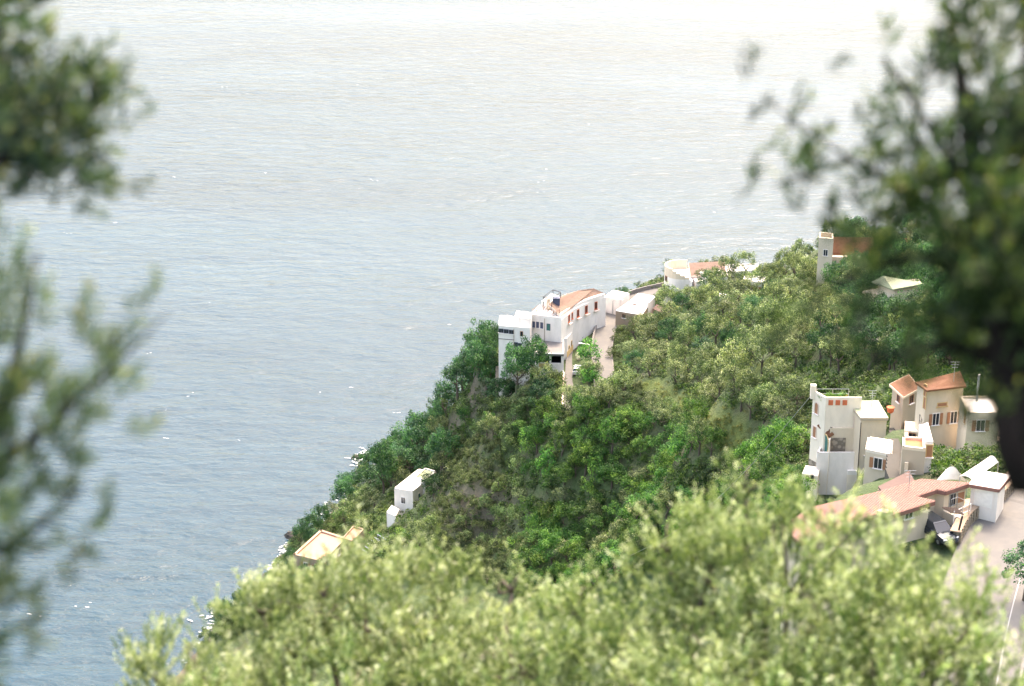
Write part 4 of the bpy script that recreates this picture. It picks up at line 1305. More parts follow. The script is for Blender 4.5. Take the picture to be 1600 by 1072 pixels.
# ---- cars
def car(loc, ang, m, label, L=4.4, Wd=1.8, Ht=1.55):
    root = empty('parked_car', loc, label, 'car'); root.rotation_euler = (0, 0, ang)
    # body as sections along x (front +x): x, half width, z bottom, z shoulder, z centre
    sec = [(-.5, .80, .34, .78, .84), (-.485, .92, .26, .92, 1.0), (-.42, .98, .22, .98, 1.06), (-.2, 1.0, .22, .96, 1.02), (.1, 1.0, .22, .93, .99),
           (.3, .99, .22, .87, .95), (.42, .94, .22, .78, .86), (.48, .84, .26, .66, .72), (.5, .7, .34, .55, .58)]
    V = []
    for x, hw, zb, zs, zc in sec:
        hw *= Wd / 2
        V += [(x * L, -hw * .9, zb), (x * L, -hw, zb + .15), (x * L, -hw, (zb + zs) / 2 + .05), (x * L, -hw * .93, zs), (x * L, -hw * .5, zc), (x * L, 0, zc + .01),
              (x * L, hw * .5, zc), (x * L, hw * .93, zs), (x * L, hw, (zb + zs) / 2 + .05), (x * L, hw, zb + .15), (x * L, hw * .9, zb)]
    k = 11; F_ = []
    for i in range(len(sec) - 1):
        for j in range(k): F_.append((i * k + j, i * k + (j + 1) % k, (i + 1) * k + (j + 1) % k, (i + 1) * k + j)[::-1])
    F_ += [tuple(range(k)), tuple(range((len(sec) - 1) * k, len(sec) * k))[::-1]]
    body = link('body', mesh_np('body', V, F_, smooth=False), m, root)
    # greenhouse
    def gh(x0, x1, x2, x3, z0, z1, w0, w1, nm, mm, par):
        V = []
        for (xa, z, w) in ((x0, z0, w0), (x1, z1, w1), (x2, z1, w1), (x3, z0, w0)):
            V += [(xa * L, -w, z), (xa * L, w, z)]
        return link(nm, mesh_np(nm, V, [(0, 2, 3, 1), (2, 4, 5, 3), (4, 6, 7, 5), (0, 1, 7, 6), (0, 6, 4, 2), (1, 3, 5, 7)]), mm, par)
    gh(-.46, -.38, .06, .24, .96, Ht - .05, Wd * .44, Wd * .36, 'windows', M['glass'], root)
    gh(-.40, -.37, .05, .075, Ht - .06, Ht, Wd * .375, Wd * .34, 'roof', m, root)
    for sx in (-.31, .31):
        for sy in (-1, 1):
            w = link('wheel', MBw(L * sx, sy * (Wd / 2 - .1)), M['tyre'], root)
            link('rim', MBw(L * sx, sy * (Wd / 2 - .02), .2, .04), M['steel'], w)
    for sy in (-1, 1):
        V = [(L * .46, sy * Wd * .28, .62), (L * .44, sy * Wd * .43, .64), (L * .44, sy * Wd * .42, .78), (L * .46, sy * Wd * .28, .74)]
        V += [(x + .1, y, z) for x, y, z in V]
        link('headlight', mesh_np('headlight', V, [(0, 1, 2, 3), (7, 6, 5, 4), (0, 4, 5, 1), (1, 5, 6, 2), (2, 6, 7, 3), (3, 7, 4, 0)]), M['lampglass'], root)
        V = [(L * .12, sy * Wd * .5, .95), (L * .17, sy * Wd * .5, .95), (L * .17, sy * Wd * .6, .95), (L * .12, sy * Wd * .6, .95)]
        V += [(x, y, z + .16) for x, y, z in V]
        link('mirror', mesh_np('mirror', V, [(0, 3, 2, 1), (4, 5, 6, 7), (0, 1, 5, 4), (1, 2, 6, 5), (2, 3, 7, 6), (3, 0, 4, 7)]), m, root)
    V = [(L * .485, -Wd * .2, .4), (L * .485, Wd * .2, .4), (L * .485, Wd * .2, .58), (L * .485, -Wd * .2, .58)]; V += [(x + .05, y, z) for x, y, z in V]
    link('grille', mesh_np('grille', V, [(0, 1, 2, 3), (7, 6, 5, 4), (0, 4, 5, 1), (1, 5, 6, 2), (2, 6, 7, 3), (3, 7, 4, 0)]), M['steel'], root)
    return root
def MBw(x, y, r=.32, w=.2):
    V = []; k = 14
    for s in (-1, 1):
        for i in range(k):
            a = 2 * math.pi * i / k; V.append((x + r * math.cos(a), y + s * w / 2, .32 + r * math.sin(a)))
    return mesh_np('wheel', V, [tuple(range(k)), tuple(range(k, 2 * k))[::-1]] + [(i, k + i, k + (i + 1) % k, (i + 1) % k) for i in range(k)])
c0 = P(1463, 838, 119.02)
c1 = P(1489, 856, 119.02)
car(c0, math.atan2(*(c1 - c0)[1::-1]), M['carpaint'], 'dark blue car parked nose out beside the stone wall under the pink roofed house')
car(P(903, 582, 47.98), R(80), M['silver'], 'pale car on the grey hotel forecourt', 3.9, 1.7, 1.5)

def aerial(root, px, py, z, h=2.2):
    p = XY(px, py, z); mb = MB().bar((*p, z - .2), (*p, z + h), .035, k=5)
    for q in (0, .3, .6): mb.bar((p[0] - .5 + q * .3, p[1], z + h - q), (p[0] + .5 - q * .3, p[1], z + h - q), .02, k=4)
    mb.build('aerial', M['steel'], root)
def pipe(root, a, b, px, py, z0, z1):
    c, _ = onwall(a, b, px, py); n = camside(a, b); c = c + n * .07
    MB().bar((*c, z0), (*c, z1), .055, k=5).build('downpipe', M['tan'], root)
for o in list(C.objects):
    if o.parent is None and o.name == 'hotel_building':
        aerial(o, 812, 505, 57.1); aerial(o, 866, 488, 56.6, 1.6)
        q = para((779, 511), (828, 515), (829, 499), 55.5); pipe(o, q[0], q[1], 803, 540, 44, 55.4)
        pipe(o, XY(828, 494, 56.5), XY(877, 500, 56.5), 851, 515, 51.9, 56.4)
    if o.parent is None and o.name == 'tall_cream_house': aerial(o, 1490, 596, 115.8)
    if o.parent is None and o.name == 'terrace_villa': aerial(o, 1362, 634, 108.7, 1.8)
    if o.parent is None and o.name == 'pink_roofed_house': aerial(o, 1420, 765, 122.3, 1.8)
    if o.parent is None and o.name == 'white_garage': pass

# ------------------------------------------------------------------ vegetation on the slope
def crown_mesh(kind, seed):
    r_ = np.random.default_rng(seed * 31 + sum(map(ord, kind)))
    spec = {'olive': (2.2, 1.75, 46, 62, .19, .55), 'broad': (2.6, 2.6, 60, 60, .25, .62), 'bush': (1.35, 1.25, 26, 60, .17, .42), 'cypress': (.62, 3.0, 60, 40, .12, .22), 'low': (.95, .5, 9, 13, .26, .34)}[kind]
    rx, rz, npuff, nl, ls, pr = spec
    cz = {'olive': 3.0, 'broad': 3.2, 'bush': .85, 'cypress': 3.0, 'low': .25}[kind]
    d = r_.normal(size=(npuff, 3)); d /= np.linalg.norm(d, axis=1)[:, None]
    if kind != 'cypress': d[:, 2] = np.where(d[:, 2] < -.35, -d[:, 2], d[:, 2])
    rad = r_.uniform(.45, 1, npuff) ** .6 * (1 + .18 * np.sin(3 * np.arctan2(d[:, 1], d[:, 0]) + seed) + .12 * np.sin(5 * d[:, 2] + seed * 2))
    c = d * rad[:, None] * np.array([rx, rx * r_.uniform(.85, 1.1), rz])
    if kind == 'cypress':
        tz = r_.uniform(-1, 1, npuff); ph = r_.uniform(0, 6.28, npuff); rr_ = rx * .6 * np.sqrt(np.clip((1 - tz) / 2, 0, 1) * np.clip((1 + tz) * 3, 0, 1))
        c = np.stack([rr_ * np.cos(ph), rr_ * np.sin(ph), tz * rz], 1)
    c[:, 2] += cz
    psz = pr * r_.uniform(.7, 1.35, npuff)
    tonep = r_.uniform(.0, .9, npuff)
    n = npuff * nl
    l = r_.normal(size=(n, 3)); l /= np.linalg.norm(l, axis=1)[:, None]
    ip = np.repeat(np.arange(npuff), nl)
    ctr = c[ip] + l * (psz[ip] * r_.uniform(.55, 1.1, n))[:, None] * np.array([1, 1, .85])
    if kind in ('bush', 'low'): ctr[:, 2] = np.abs(ctr[:, 2])
    nr = l * .6 + r_.normal(size=(n, 3)) * .55 + np.array([0, 0, .35]); nr /= np.linalg.norm(nr, axis=1)[:, None]
    a = np.cross(nr, r_.normal(size=(n, 3))); a /= np.linalg.norm(a, axis=1)[:, None]; b = np.cross(nr, a)
    s1 = (ls * r_.uniform(.5, 1.2, n))[:, None]; s2 = s1 * r_.uniform(.4, .75, n)[:, None]
    V = np.stack([ctr - a * s1 * .6, ctr + b * s2 * .5, ctr + a * s1 * .6, ctr - b * s2 * .5], 1).reshape(-1, 3)
    F_ = np.arange(n * 4).reshape(n, 4)
    tone = np.clip(tonep[ip] + r_.normal(0, .2, n), 0, 1)
    return V, F_, tone
def trunk_mesh(h, r0, spread, seed, nl=4, base=-1.2):
    r_ = np.random.default_rng(seed); mb = MB()
    top = np.array([r_.normal(0, .15), r_.normal(0, .15), h])
    mb.tube([(0, 0, base), (r_.normal(0, .04), 0, h * .4), top], [r0 * 1.3, r0, r0 * .75], 7)
    for i in range(nl):
        w = 2 * math.pi * (i + r_.uniform(-.3, .3)) / nl
        e = top + np.array([math.cos(w) * spread, math.sin(w) * spread, spread * r_.uniform(.7, 1.1)])
        mb.tube([top, (top + e) / 2 + r_.normal(0, .1, 3), e], [r0 * .6, r0 * .4, r0 * .15], 5)
    return mesh_np('trunk', mb.v, mb.f)
CROWN = {}; RAW = {}
for kind, nvar in (('olive', 6), ('broad', 6), ('bush', 7), ('cypress', 2), ('low', 6)):
    RAW[kind] = [crown_mesh(kind, s) for s in range(nvar)]
def crowns(kind, matname):
    key = (kind, matname)
    if key not in CROWN:
        out = []
        for V, F_, tn in RAW[kind]:
            me = mesh_np('crown', V, F_, tn); me.materials.append(M[matname]); out.append(me)
        CROWN[key] = out
    return CROWN[key]
TR = {'olive': [trunk_mesh(1.5, .17, 1.0, s) for s in range(4)], 'broad': [trunk_mesh(1.6, .2, 1.3, 10 + s) for s in range(4)],
      'bush': [trunk_mesh(.3, .06, .5, 20 + s, base=-.5) for s in range(3)], 'cypress': [trunk_mesh(1.0, .12, .1, 30, 2)]}
for k in TR:
    for me in TR[k]: me.materials.append(M['bark'])
def plant(kind, matname, name, loc, s, rz, label, cat, group=None, sz=1.0, k=0):
    root = empty(name, loc, label, cat, group); root.rotation_euler = (0, 0, rz); root.scale = (s, s, s * sz)
    cs = crowns(kind, matname)
    link('crown', cs[k % len(cs)], None, root)
    link('trunk' if kind != 'bush' else 'stem', TR[kind][k % len(TR[kind])], None, root)
    return root

ANCH = [(715, 600, 'at the headland tip left of the hotel'), (790, 605, "below the hotel's left wing"), (855, 600, 'below the hotel garage'), (905, 610, 'below the hotel forecourt'),
        (922, 530, 'between forecourt and coast road'), (985, 515, 'right of the coast road'), (965, 575, 'where the coast road disappears'), (1000, 455, 'behind the low white house'),
        (1075, 470, 'below the round walled house'), (1150, 460, 'around the tiny white hut'), (1200, 420, 'on the crest by the white annex'), (1250, 440, 'on the crest left of the tower house'),
        (1180, 500, 'at the top of the olive grove'), (1090, 520, 'in the upper left olive grove'), (1060, 560, 'in the left olive grove'), (1150, 560, 'in the middle of the olive grove'),
        (1240, 540, "at the grove's upper right edge"), (1065, 605, 'beside the yellow grass top'), (1130, 620, 'above mid yellow grass'), (1200, 630, 'above the yellow grass end'),
        (1250, 670, "against the terrace villa's left wall"), (1215, 730, 'in the hollow below the terrace villa'), (1120, 710, 'below the yellow grass end'), (1030, 670, 'below the yellow grass top'),
        (970, 640, 'left of the yellow grass'), (900, 665, 'high in the middle scrub slope'), (820, 650, 'beneath the hotel point'), (750, 660, 'above the brown cliff'),
        (690, 660, 'above the white villa'), (640, 700, 'seaward of the white villa'), (585, 750, 'left of the white villa'), (530, 800, 'between the two shore villas'),
        (475, 830, 'at the shore above the salmon roof'), (600, 820, 'just below the white villa'), (700, 780, 'right of the white villa'), (750, 760, 'on the brown cliff face'), (760, 840, 'at the foot of the brown cliff'),
        (830, 740, 'right of the brown cliff'), (830, 820, 'low right of the cliff'), (910, 740, 'mid green slope'), (910, 820, 'low on the green slope'),
        (1000, 740, 'in the deep green hollow'), (1000, 820, 'at the deep hollow bottom'), (1090, 790, 'under the thin pale cable'), (1170, 800, 'behind the foreground olive shoots'),
        (420, 930, 'on the rocks below the salmon roof'), (360, 985, 'lowest on the rocky shore'), (1330, 470, 'left of the grey villa'), (1350, 430, 'under the brown tiled roof'), (1430, 500, 'above the railed upper road'),
        (1330, 560, 'below the railed upper road'), (1400, 640, 'beside the dark stairway'), (1480, 700, 'below the balustrade'), (1590, 900, 'right of village road'), (1470, 430, 'right of the tower house')]
AN = np.array([(a, b) for a, b, _ in ANCH])

def inpoly(x, y, poly, grow=1.2):
    p = np.array(poly); c = p.mean(0); d = p - c; p = c + d * (1 + grow / np.maximum(np.hypot(d[:, 0], d[:, 1]), 1))[:, None]
    ins = np.zeros(np.shape(x), bool); n = len(p); j = n - 1
    for i in range(n):
        cnd = ((p[i, 1] > y) != (p[j, 1] > y)) & (x < (p[j, 0] - p[i, 0]) * (y - p[i, 1]) / (p[j, 1] - p[i, 1] + 1e-12) + p[i, 0])
        ins ^= cnd; j = i
    return ins
def free(x, y, r):
    ok = np.ones(np.shape(x), bool)
    for e in EXCL: ok &= ~inpoly(x, y, e, .5 + r)
    for pts, w in RL.values():
        d = np.hypot(x[:, None] - pts[None, :, 0], y[:, None] - pts[None, :, 1]).min(1)
        ok &= d > w / 2 + r
    return ok
def visible(x, y, z):
    """sight line to (x,y,z) clear of the hillside"""
    ok = np.ones(len(x), bool)
    for t in np.linspace(.25, .985, 60):
        ok &= H(x * t, y * t) < CAMH + (z - CAMH) * t + .3
    return ok
def olive_line(px):     # upper outline of the foreground olives in the photograph
    return np.interp(px, [180, 260, 420, 480, 560, 680, 760, 860, 930, 1040, 1140, 1240, 1370, 1450, 1540, 1600], [1060, 990, 930, 890, 860, 850, 870, 925, 880, 840, 780, 790, 800, 840, 900, 1072])

X, Y = [], []
cell = 1.9
for y in np.arange(120, 470, cell):
    for x in np.arange(-75, 100, cell):
        X.append(x + rng.uniform(-.5, .5) * cell * .9); Y.append(y + rng.uniform(-.5, .5) * cell * .9)
_ex = rng.uniform(420, 1430, 2600); _ey = rng.uniform(400, 960, 2600); _x, _y, _z = GV(_ex, _ey); _k = _z > 1.5
X = np.concatenate([X, _x[_k]]); Y = np.concatenate([Y, _y[_k]]); Z = H(X, Y)
px, py, dep = proj(np.stack([X, Y, Z], 1))
keep = (Z > 1.0) & (px > 250) & ((px < 1430) | (rng.random(len(px)) < .45)) & (px < 1680) & (py > 380) & (py < olive_line(px) + 45)
X, Y, Z, px, py = X[keep], Y[keep], Z[keep], px[keep], py[keep]
keep = visible(X, Y, Z + 3.0); X, Y, Z, px, py = X[keep], Y[keep], Z[keep], px[keep], py[keep]
dstrip = np.minimum(dseg(X, Y, strip), dseg(X, Y, strip2))
items = []
order = rng.permutation(len(X))
placed = []
def far_enough(x, y, d):
    for a_, b_, r_ in placed:
        if (a_ - x) ** 2 + (b_ - y) ** 2 < ((d + r_) * .5) ** 2: return False
    return True
fr05 = free(X, Y, .6); fr2 = free(X, Y, 1.9)
# zones of the slope, by what grows there
def zone(x_, y_):
    if x_ < 700 and y_ > 560 and y_ < 830 - (x_ - 460) * .2: return 'dark'
    if x_ < 850 and y_ < 640 and y_ > 555: return 'dark'
    if x_ > 960 and y_ < 690 and x_ < 1300 and (y_ - 440) > -.2 * (x_ - 960) and y_ < 600 + (x_ - 1000) * .38: return 'grove'
    if x_ >= 1290: return 'village'
    if 680 < x_ < 800 and y_ > 690: return 'cliff'
    if x_ > 820 and y_ > 660: return 'green'
    if x_ < 520: return 'shore'
    return 'scrub'
for i in order:
    if not fr05[i]: continue
    if px[i] > 1235 and py[i] > 585: continue
    if 598 < px[i] < 676 and 770 < py[i] < 850: continue
    if 772 < px[i] < 912 and py[i] < 598: continue
    if 900 < px[i] < 1040 and py[i] < 505 : continue
    zn = zone(px[i], py[i]); u = rng.random()
    if zn == 'dark': kind, s = ('broad', rng.uniform(.75, 1.1)) if u < .75 else ('olive', rng.uniform(.7, .9))
    elif zn == 'grove': kind, s = ('olive', rng.uniform(.75, 1.08)) if u < .8 else (('broad', .7) if u < .88 else ('bush', 1.0))
    elif zn == 'village': kind, s = ('broad', rng.uniform(.6, .9)) if u < .55 else ('olive', .8)
    elif zn == 'cliff': kind, s = ('bush', rng.uniform(.6, 1.0)) if u < .92 else ('olive', .6)
    elif zn == 'green': kind, s = ('bushv', rng.uniform(.8, 1.3)) if u < .5 else (('broadv', rng.uniform(.55, .8)) if u < .8 else ('olive', rng.uniform(.6, .8)))
    elif zn == 'shore': kind, s = ('broad', rng.uniform(.5, .7)) if u < .5 else ('bush', 1.0)
    else: kind, s = ('olive', rng.uniform(.55, .8)) if u < .4 else (('bush', rng.uniform(.9, 1.4)) if u < .8 else ('bushv', rng.uniform(.9, 1.3)))
    if zn != 'dark' and kind != 'bush' and dstrip[i] < 1.7: continue
    if kind == 'bush' and dstrip[i] < 1.3: continue
    if not kind.startswith('bush') and not fr2[i]: kind = 'bush'; s = rng.uniform(.7, 1.0)
    if zn in ('village',) and kind == 'bush' and u > .6: continue
    if py[i] < 470 and kind in ('broad', 'olive'): s *= .85
    if 900 < px[i] < 945 and 500 < py[i] < 580: kind, s = ('bushv', rng.uniform(1.0, 1.5))
    base = {'olive': 4.3, 'broad': 4.4, 'bush': 2.4, 'broadv': 4.4, 'bushv': 2.4}[kind] * s
    s *= 1.18 if zn == 'grove' else 1.25
    base *= {'grove': .9, 'dark': .72}.get(zn, .68)
    if not far_enough(X[i], Y[i], base): continue
    placed.append((X[i], Y[i], base)); items.append([kind, X[i], Y[i], Z[i], s, px[i], py[i], zn])
# how large each shows decides which stay individuals (at most 290 of a kind)
KN = {'olive': ('olive_tree', 'olive tree', 'olive', 'olive', 'silvery olive tree'), 'broad': ('broadleaf_tree', 'tree', 'broad', 'broad', 'dark green leafy tree'),
      'broadv': ('broadleaf_tree', 'tree', 'broad', 'vivid', 'fresh green leafy tree'), 'bush': ('shrub', 'shrub', 'bush', 'scrub', 'dry olive-brown shrub'), 'bushv': ('shrub', 'shrub', 'bush', 'vivid', 'bright green shrub')}
groups = {}
for it in items: groups.setdefault(KN[it[0]][0], []).append(it)
rest = []; indiv = []
for g, L in groups.items():
    L.sort(key=lambda t: -t[4] / np.hypot(t[1], t[2]) + (1 if not (240 < t[5] < 1610) else 0))
    indiv += L[:290]; rest += L[290:]
ORD = ['leftmost', 'second from left', 'third from left', 'fourth from left', 'fifth from left', 'sixth from left', 'seventh from left', 'eighth from left', 'ninth from left', 'tenth from left'] + [f'{w} from left' for w in
       'eleventh twelfth thirteenth fourteenth fifteenth sixteenth seventeenth eighteenth nineteenth twentieth'.split()]
bya = {}
for it in indiv:
    a_ = int(((AN - [it[5], it[6]]) ** 2).sum(1).argmin()); bya.setdefault((a_, it[0]), []).append(it)
NUM = ['leftmost', 'second', 'third', 'fourth', 'fifth', 'sixth', 'seventh', 'eighth', 'ninth']
ROW = ['topmost', 'second', 'third', 'fourth', 'fifth', 'sixth', 'seventh', 'eighth', 'ninth', 'tenth', 'eleventh', 'twelfth']
for (a_, kd), L in bya.items():
    nm, cat, ck, mt, adj = KN[kd]
    L.sort(key=lambda t: t[6])
    nr = max(1, -(-len(L) // 8)); per = -(-len(L) // nr)
    for r_i in range(nr):
        row = sorted(L[r_i * per:(r_i + 1) * per], key=lambda t: t[5])
        for j, it in enumerate(row):
            if nr == 1: lab = (adj if len(L) == 1 else f'{NUM[j]} {adj}') + ' ' + ANCH[a_][2]
            else: lab = f'{NUM[j]} {adj} in {ROW[min(r_i, 11)]} row {ANCH[a_][2]}'
            plant(ck, mt, nm, (it[1], it[2], it[3] - .1), it[4], rng.uniform(0, 6.28), lab, cat, {'olive_tree': 'olive trees on the hillside', 'broadleaf_tree': 'leafy trees on the hillside', 'shrub': 'shrubs on the hillside'}[nm],
                  rng.uniform(.75, 1.4), int(rng.integers(0, 99)))

# undergrowth: what is past the limit plus low plants covering the ground, one mass
def merged(name, lst, m):
    Vs, Fs, Ts, o_ = [], [], [], 0
    for (V, F_, tn), loc, s, rz, tshift in lst:
        c_, s_ = math.cos(rz), math.sin(rz)
        W = V * s; W = np.stack([W[:, 0] * c_ - W[:, 1] * s_, W[:, 0] * s_ + W[:, 1] * c_, W[:, 2]], 1) + np.array(loc)
        Vs.append(W); Fs.append(F_ + o_); Ts.append(np.clip(tn + tshift, 0, 1)); o_ += len(V)
    if not Vs: return
    me = mesh_np(name, np.concatenate(Vs), np.concatenate(Fs), np.concatenate(Ts))
    ob = link(name, me, m); ob['kind'] = 'stuff'; return ob
ug = {'vivid': [], 'scrub': [], 'grass': []}
for it in rest: ug['scrub' if it[0] in ('bush', 'olive') else 'vivid'].append((RAW['bush'][rng.integers(0, 7)], (it[1], it[2], it[3] - .1), it[4], rng.uniform(0, 6.28), rng.normal(0, .1)))
nlow = 13000; nuse = 0; PL = np.array([(a_, b_) for a_, b_, _ in placed])
lx, ly, lz = GV(rng.uniform(330, 1600, nlow), rng.uniform(400, 1000, nlow)); qx, qy, _d = proj(np.stack([lx, ly, lz], 1))
okf = free(lx, ly, .7) & (lz > 1) & (qy < olive_line(qx) + 40) & ~((qx > 1240) & (qx < 1430) & (qy > 690) & (rng.random(nlow) < .25)) & ~((qx > 1430) & (qy > 740)) & ~((qx > 1275) & (qx < 1400) & (qy > 670) & (qy < 790)); ds = np.minimum(dseg(lx, ly, strip), dseg(lx, ly, strip2))
for i in range(nlow):
    if not okf[i] or lz[i] < 1.5 or nuse > 6300 or np.hypot(PL[:, 0] - lx[i], PL[:, 1] - ly[i]).min() < 1.15: continue
    nuse += 1
    key = 'grass' if ds[i] < 2.0 else ('vivid' if rng.random() < .6 else 'scrub')
    sc = rng.uniform(.35, .6) if key == 'grass' else rng.uniform(.7, 1.3)
    ug[key].append((RAW['low'][rng.integers(0, 6)], (lx[i], ly[i], lz[i] - .08), sc, rng.uniform(0, 6.28), rng.normal(0, .15)))
merged('green_undergrowth', ug['vivid'], M['vivid']); merged('dry_undergrowth', ug['scrub'], M['scrub']); merged('yellow_grass', ug['grass'], M['grass'])

# particular plants
p = P(470, 903, 9.2); plant('cypress', 'cypress', 'cypress_tree', p, .72, 0, 'dark slender cypress in front of the salmon roofed villa', 'cypress', None, 1.0, 0)
p = P(498, 893, 9.5); plant('cypress', 'cypress', 'cypress_tree', p, .5, 1, 'thin brownish cypress at the lower corner of the salmon roof', 'cypress', None, 1.0, 1)
p = P(907, 566, 48); plant('bush', 'blossom', 'flowering_shrub', p, .8, 0, 'white flowering shrub on the hotel forecourt', 'shrub', None, 1.1, 2)
p = P(1602, 925, 119.2); plant('broad', 'broad', 'broadleaf_tree', p, .8, 0, 'round dark green tree at the right edge beside the village road', 'tree', None, .9, 3)
p = P(1492, 735, 111.5); plant('broad', 'broad', 'broadleaf_tree', p, .62, 0, 'wide dark green tree below the balustraded terrace', 'tree', None, .6, 1)
p = P(1520, 738, 111.5); plant('bush', 'vivid', 'shrub', p, 1.1, 0, 'green shrub right of the wide dark tree below the balustrade', 'shrub', None, .9, 4)
p = P(752, 585, 42); plant('broad', 'vivid', 'broadleaf_tree', p, .62, 0, 'light green tree against the sea left of the hotel', 'tree', None, 1, 2)
p = P(715, 615, 36); plant('broad', 'broad', 'broadleaf_tree', p, 1.15, 0, 'largest dark tree standing out at the headland tip', 'tree', None, 1.05, 4)
for px_, py_, kd_, mt_, sc_, lab in ((794, 622, 'broad', 'broad', .68, 'dark tree hiding the foot of the left hotel wing'), (845, 622, 'broad', 'broad', .74, 'broad dark tree directly under the hotel garage'),
        (765, 600, 'broad', 'vivid', .7, 'lighter tree beside the pinkish garden wall'), (818, 624, 'olive', 'olive', .6, 'silvery tree between the two dark trees under the hotel'),
        (925, 600, 'olive', 'olive', 1.0, 'silvery tree where the forecourt road vanishes'), (972, 470, 'broad', 'broad', .55, 'small dark tree behind the low white house roofs'), (1025, 492, 'broad', 'vivid', .5, 'small fresh tree beside the brown roofed shed'),
        (1112, 462, 'broad', 'broad', .95, 'dark tree in front of the orange tiled roof house'), (1398, 625, 'broad', 'vivid', .5, 'green tree behind the pale green roof'), (1245, 640, 'olive', 'olive', .95, 'olive tree touching the back of the terrace villa'),
        (1238, 770, 'broad', 'vivid', .6, 'fresh tree beside the small arched annex'), (1250, 700, 'bush', 'vivid', 1.3, 'green shrub at the stone base of the terrace villa')):
    p = G(px_, py_); plant(kd_, mt_, {'broad': 'broadleaf_tree', 'olive': 'olive_tree', 'bush': 'shrub'}[kd_], (p[0], p[1], p[2] - .1), sc_, px_ % 6, lab, {'broad': 'tree', 'olive': 'olive tree', 'bush': 'shrub'}[kd_], None, 1.0, px_ % 7)
p = P(590, 853, 14.2); plant('bush', 'blossom', 'flowering_shrub', p, .7, 0, 'pale flowering shrub under the grey pergola', 'shrub', None, .8, 3)
A_, D_ = villa_up[0], villa_up[3]; B_ = villa_up[1]
for i in range(6):
    c = np.array(A_) + (np.array(D_) - A_) * (.12 + .12 * i) + (np.array(B_) - A_) * .42
    plant('bush', 'vivid', 'potted_plant', (*c, villa_z + .06), .38, i, ORD[i] + ' green potted plant on the roof terrace of the white villa', 'plant', 'plants on the roof terrace', 1, i)

# ------------------------------------------------------------------ the near trees that frame the view
def spray_mesh(seed, m, leafL=.05, leafW=.012, length=.2, pairs=11, twigr=.0016):
    """a twig along +Z with opposite leaves"""
    r_ = np.random.default_rng(seed)
    V, F_, T = [], [], []
    def curve(t): return np.array([.03 * math.sin(2 * t + seed) * t, .025 * math.cos(3 * t + seed) * t, length * t])
    pts = [curve(t) for t in (0, .5, 1)]
    for i, p in enumerate(pts):
        r = twigr * (1 - .3 * i)
        V += [p + [r, 0, 0], p + [-.5 * r, .87 * r, 0], p + [-.5 * r, -.87 * r, 0]]
    for i in range(2):
        for j in range(3): F_.append([i * 3 + j, i * 3 + (j + 1) % 3, i * 3 + 3 + (j + 1) % 3, i * 3 + 3 + j]); T.append(.2)
    for k in range(pairs):
        t = .12 + .88 * (k + .5) / pairs; p = curve(t); w0 = k * 1.57 + r_.uniform(-.4, .4)
        for s in (0, math.pi):
            w = w0 + s; out = np.array([math.cos(w), math.sin(w), 0]); tilt = r_.uniform(.45, 1.3)
            d = out * math.cos(tilt) * 1.0 + np.array([0, 0, 1]) * math.sin(tilt); d /= np.linalg.norm(d)
            side = np.cross(d, out + r_.normal(0, .6, 3)); side /= np.linalg.norm(side)
            L = leafL * r_.uniform(.65, 1.2) * (1 - .35 * t); W = leafW * r_.uniform(.8, 1.2)
            n = len(V)
            V += [p, p + d * L * .45 + side * W / 2, p + d * L, p + d * L * .45 - side * W / 2]
            F_.append([n, n + 1, n + 2, n + 3]); T.append(np.clip(r_.beta(2, 2) * (.45 + .75 * t) + (.2 if r_.random() < .12 else 0), 0, 1))
    return np.array(V), np.array(F_), np.array(T)
def rotto(d, roll):
    d = d / np.linalg.norm(d); t = np.array([0, 0, 1.]) if abs(d[2]) < .95 else np.array([1., 0, 0])
    a = np.cross(t, d); a /= np.linalg.norm(a); b = np.cross(d, a)
    a2 = a * math.cos(roll) + b * math.sin(roll); b2 = np.cross(d, a2)
    return np.stack([a2, b2, d], 1)
RIGHT, UP, FWD = np.array([1., 0, 0]), np.array([0, _s, _c]), np.array([0, _c, -_s])
def near_tree(name, label, cat, base, trunkpts, trunkrad, limbs, sprays, m, barkm, variants, lscale=1.0, maxparts=290):
    """sprays: list of (pos, dir, scale, tone shift)"""
    root = empty(name, base, label, cat)
    tb = MB().tube(trunkpts, trunkrad, 10).build('trunk', barkm, root, smooth=True)
    for pts, rad in limbs:
        MB().tube(pts, rad, 6).build('branch', barkm, root, smooth=True)
    sprays.sort(key=lambda s: np.linalg.norm(s[0] - np.array([0, 0, CAMH])) - (0 if s[4] else 3))
    meshes = []
    for V, F_, T in variants:
        me = mesh_np('leaf_spray', V, F_, T); me.materials.append(m); meshes.append(me)
    org = np.array(base, float)
    for j, (p, d, s, ts, ok) in enumerate(sprays[:maxparts]):
        o_ = link('leafy_spray', meshes[j % len(meshes)], None, root)
        mt = Matrix([list(r_) for r_ in rotto(d, rng.uniform(0, 6.28))]).to_4x4()
        o_.matrix_local = Matrix.Translation(Vector(p - org)) @ mt @ Matrix.Scale(s, 4)
    Vs, Fs, Ts, off = [], [], [], 0
    for j, (p, d, s, ts, ok) in enumerate(sprays[maxparts:]):
        V, F_, T = variants[j % len(variants)]
        W = (V * s) @ rotto(d, rng.uniform(0, 6.28)).T + (p - org)
        Vs.append(W); Fs.append(F_ + off); Ts.append(np.clip(T + ts, 0, 1)); off += len(V)
    if Vs:
        me = mesh_np('foliage', np.concatenate(Vs), np.concatenate(Fs), np.concatenate(Ts))
        ob = link('foliage', me, m, root); ob['kind'] = 'stuff'
    return root
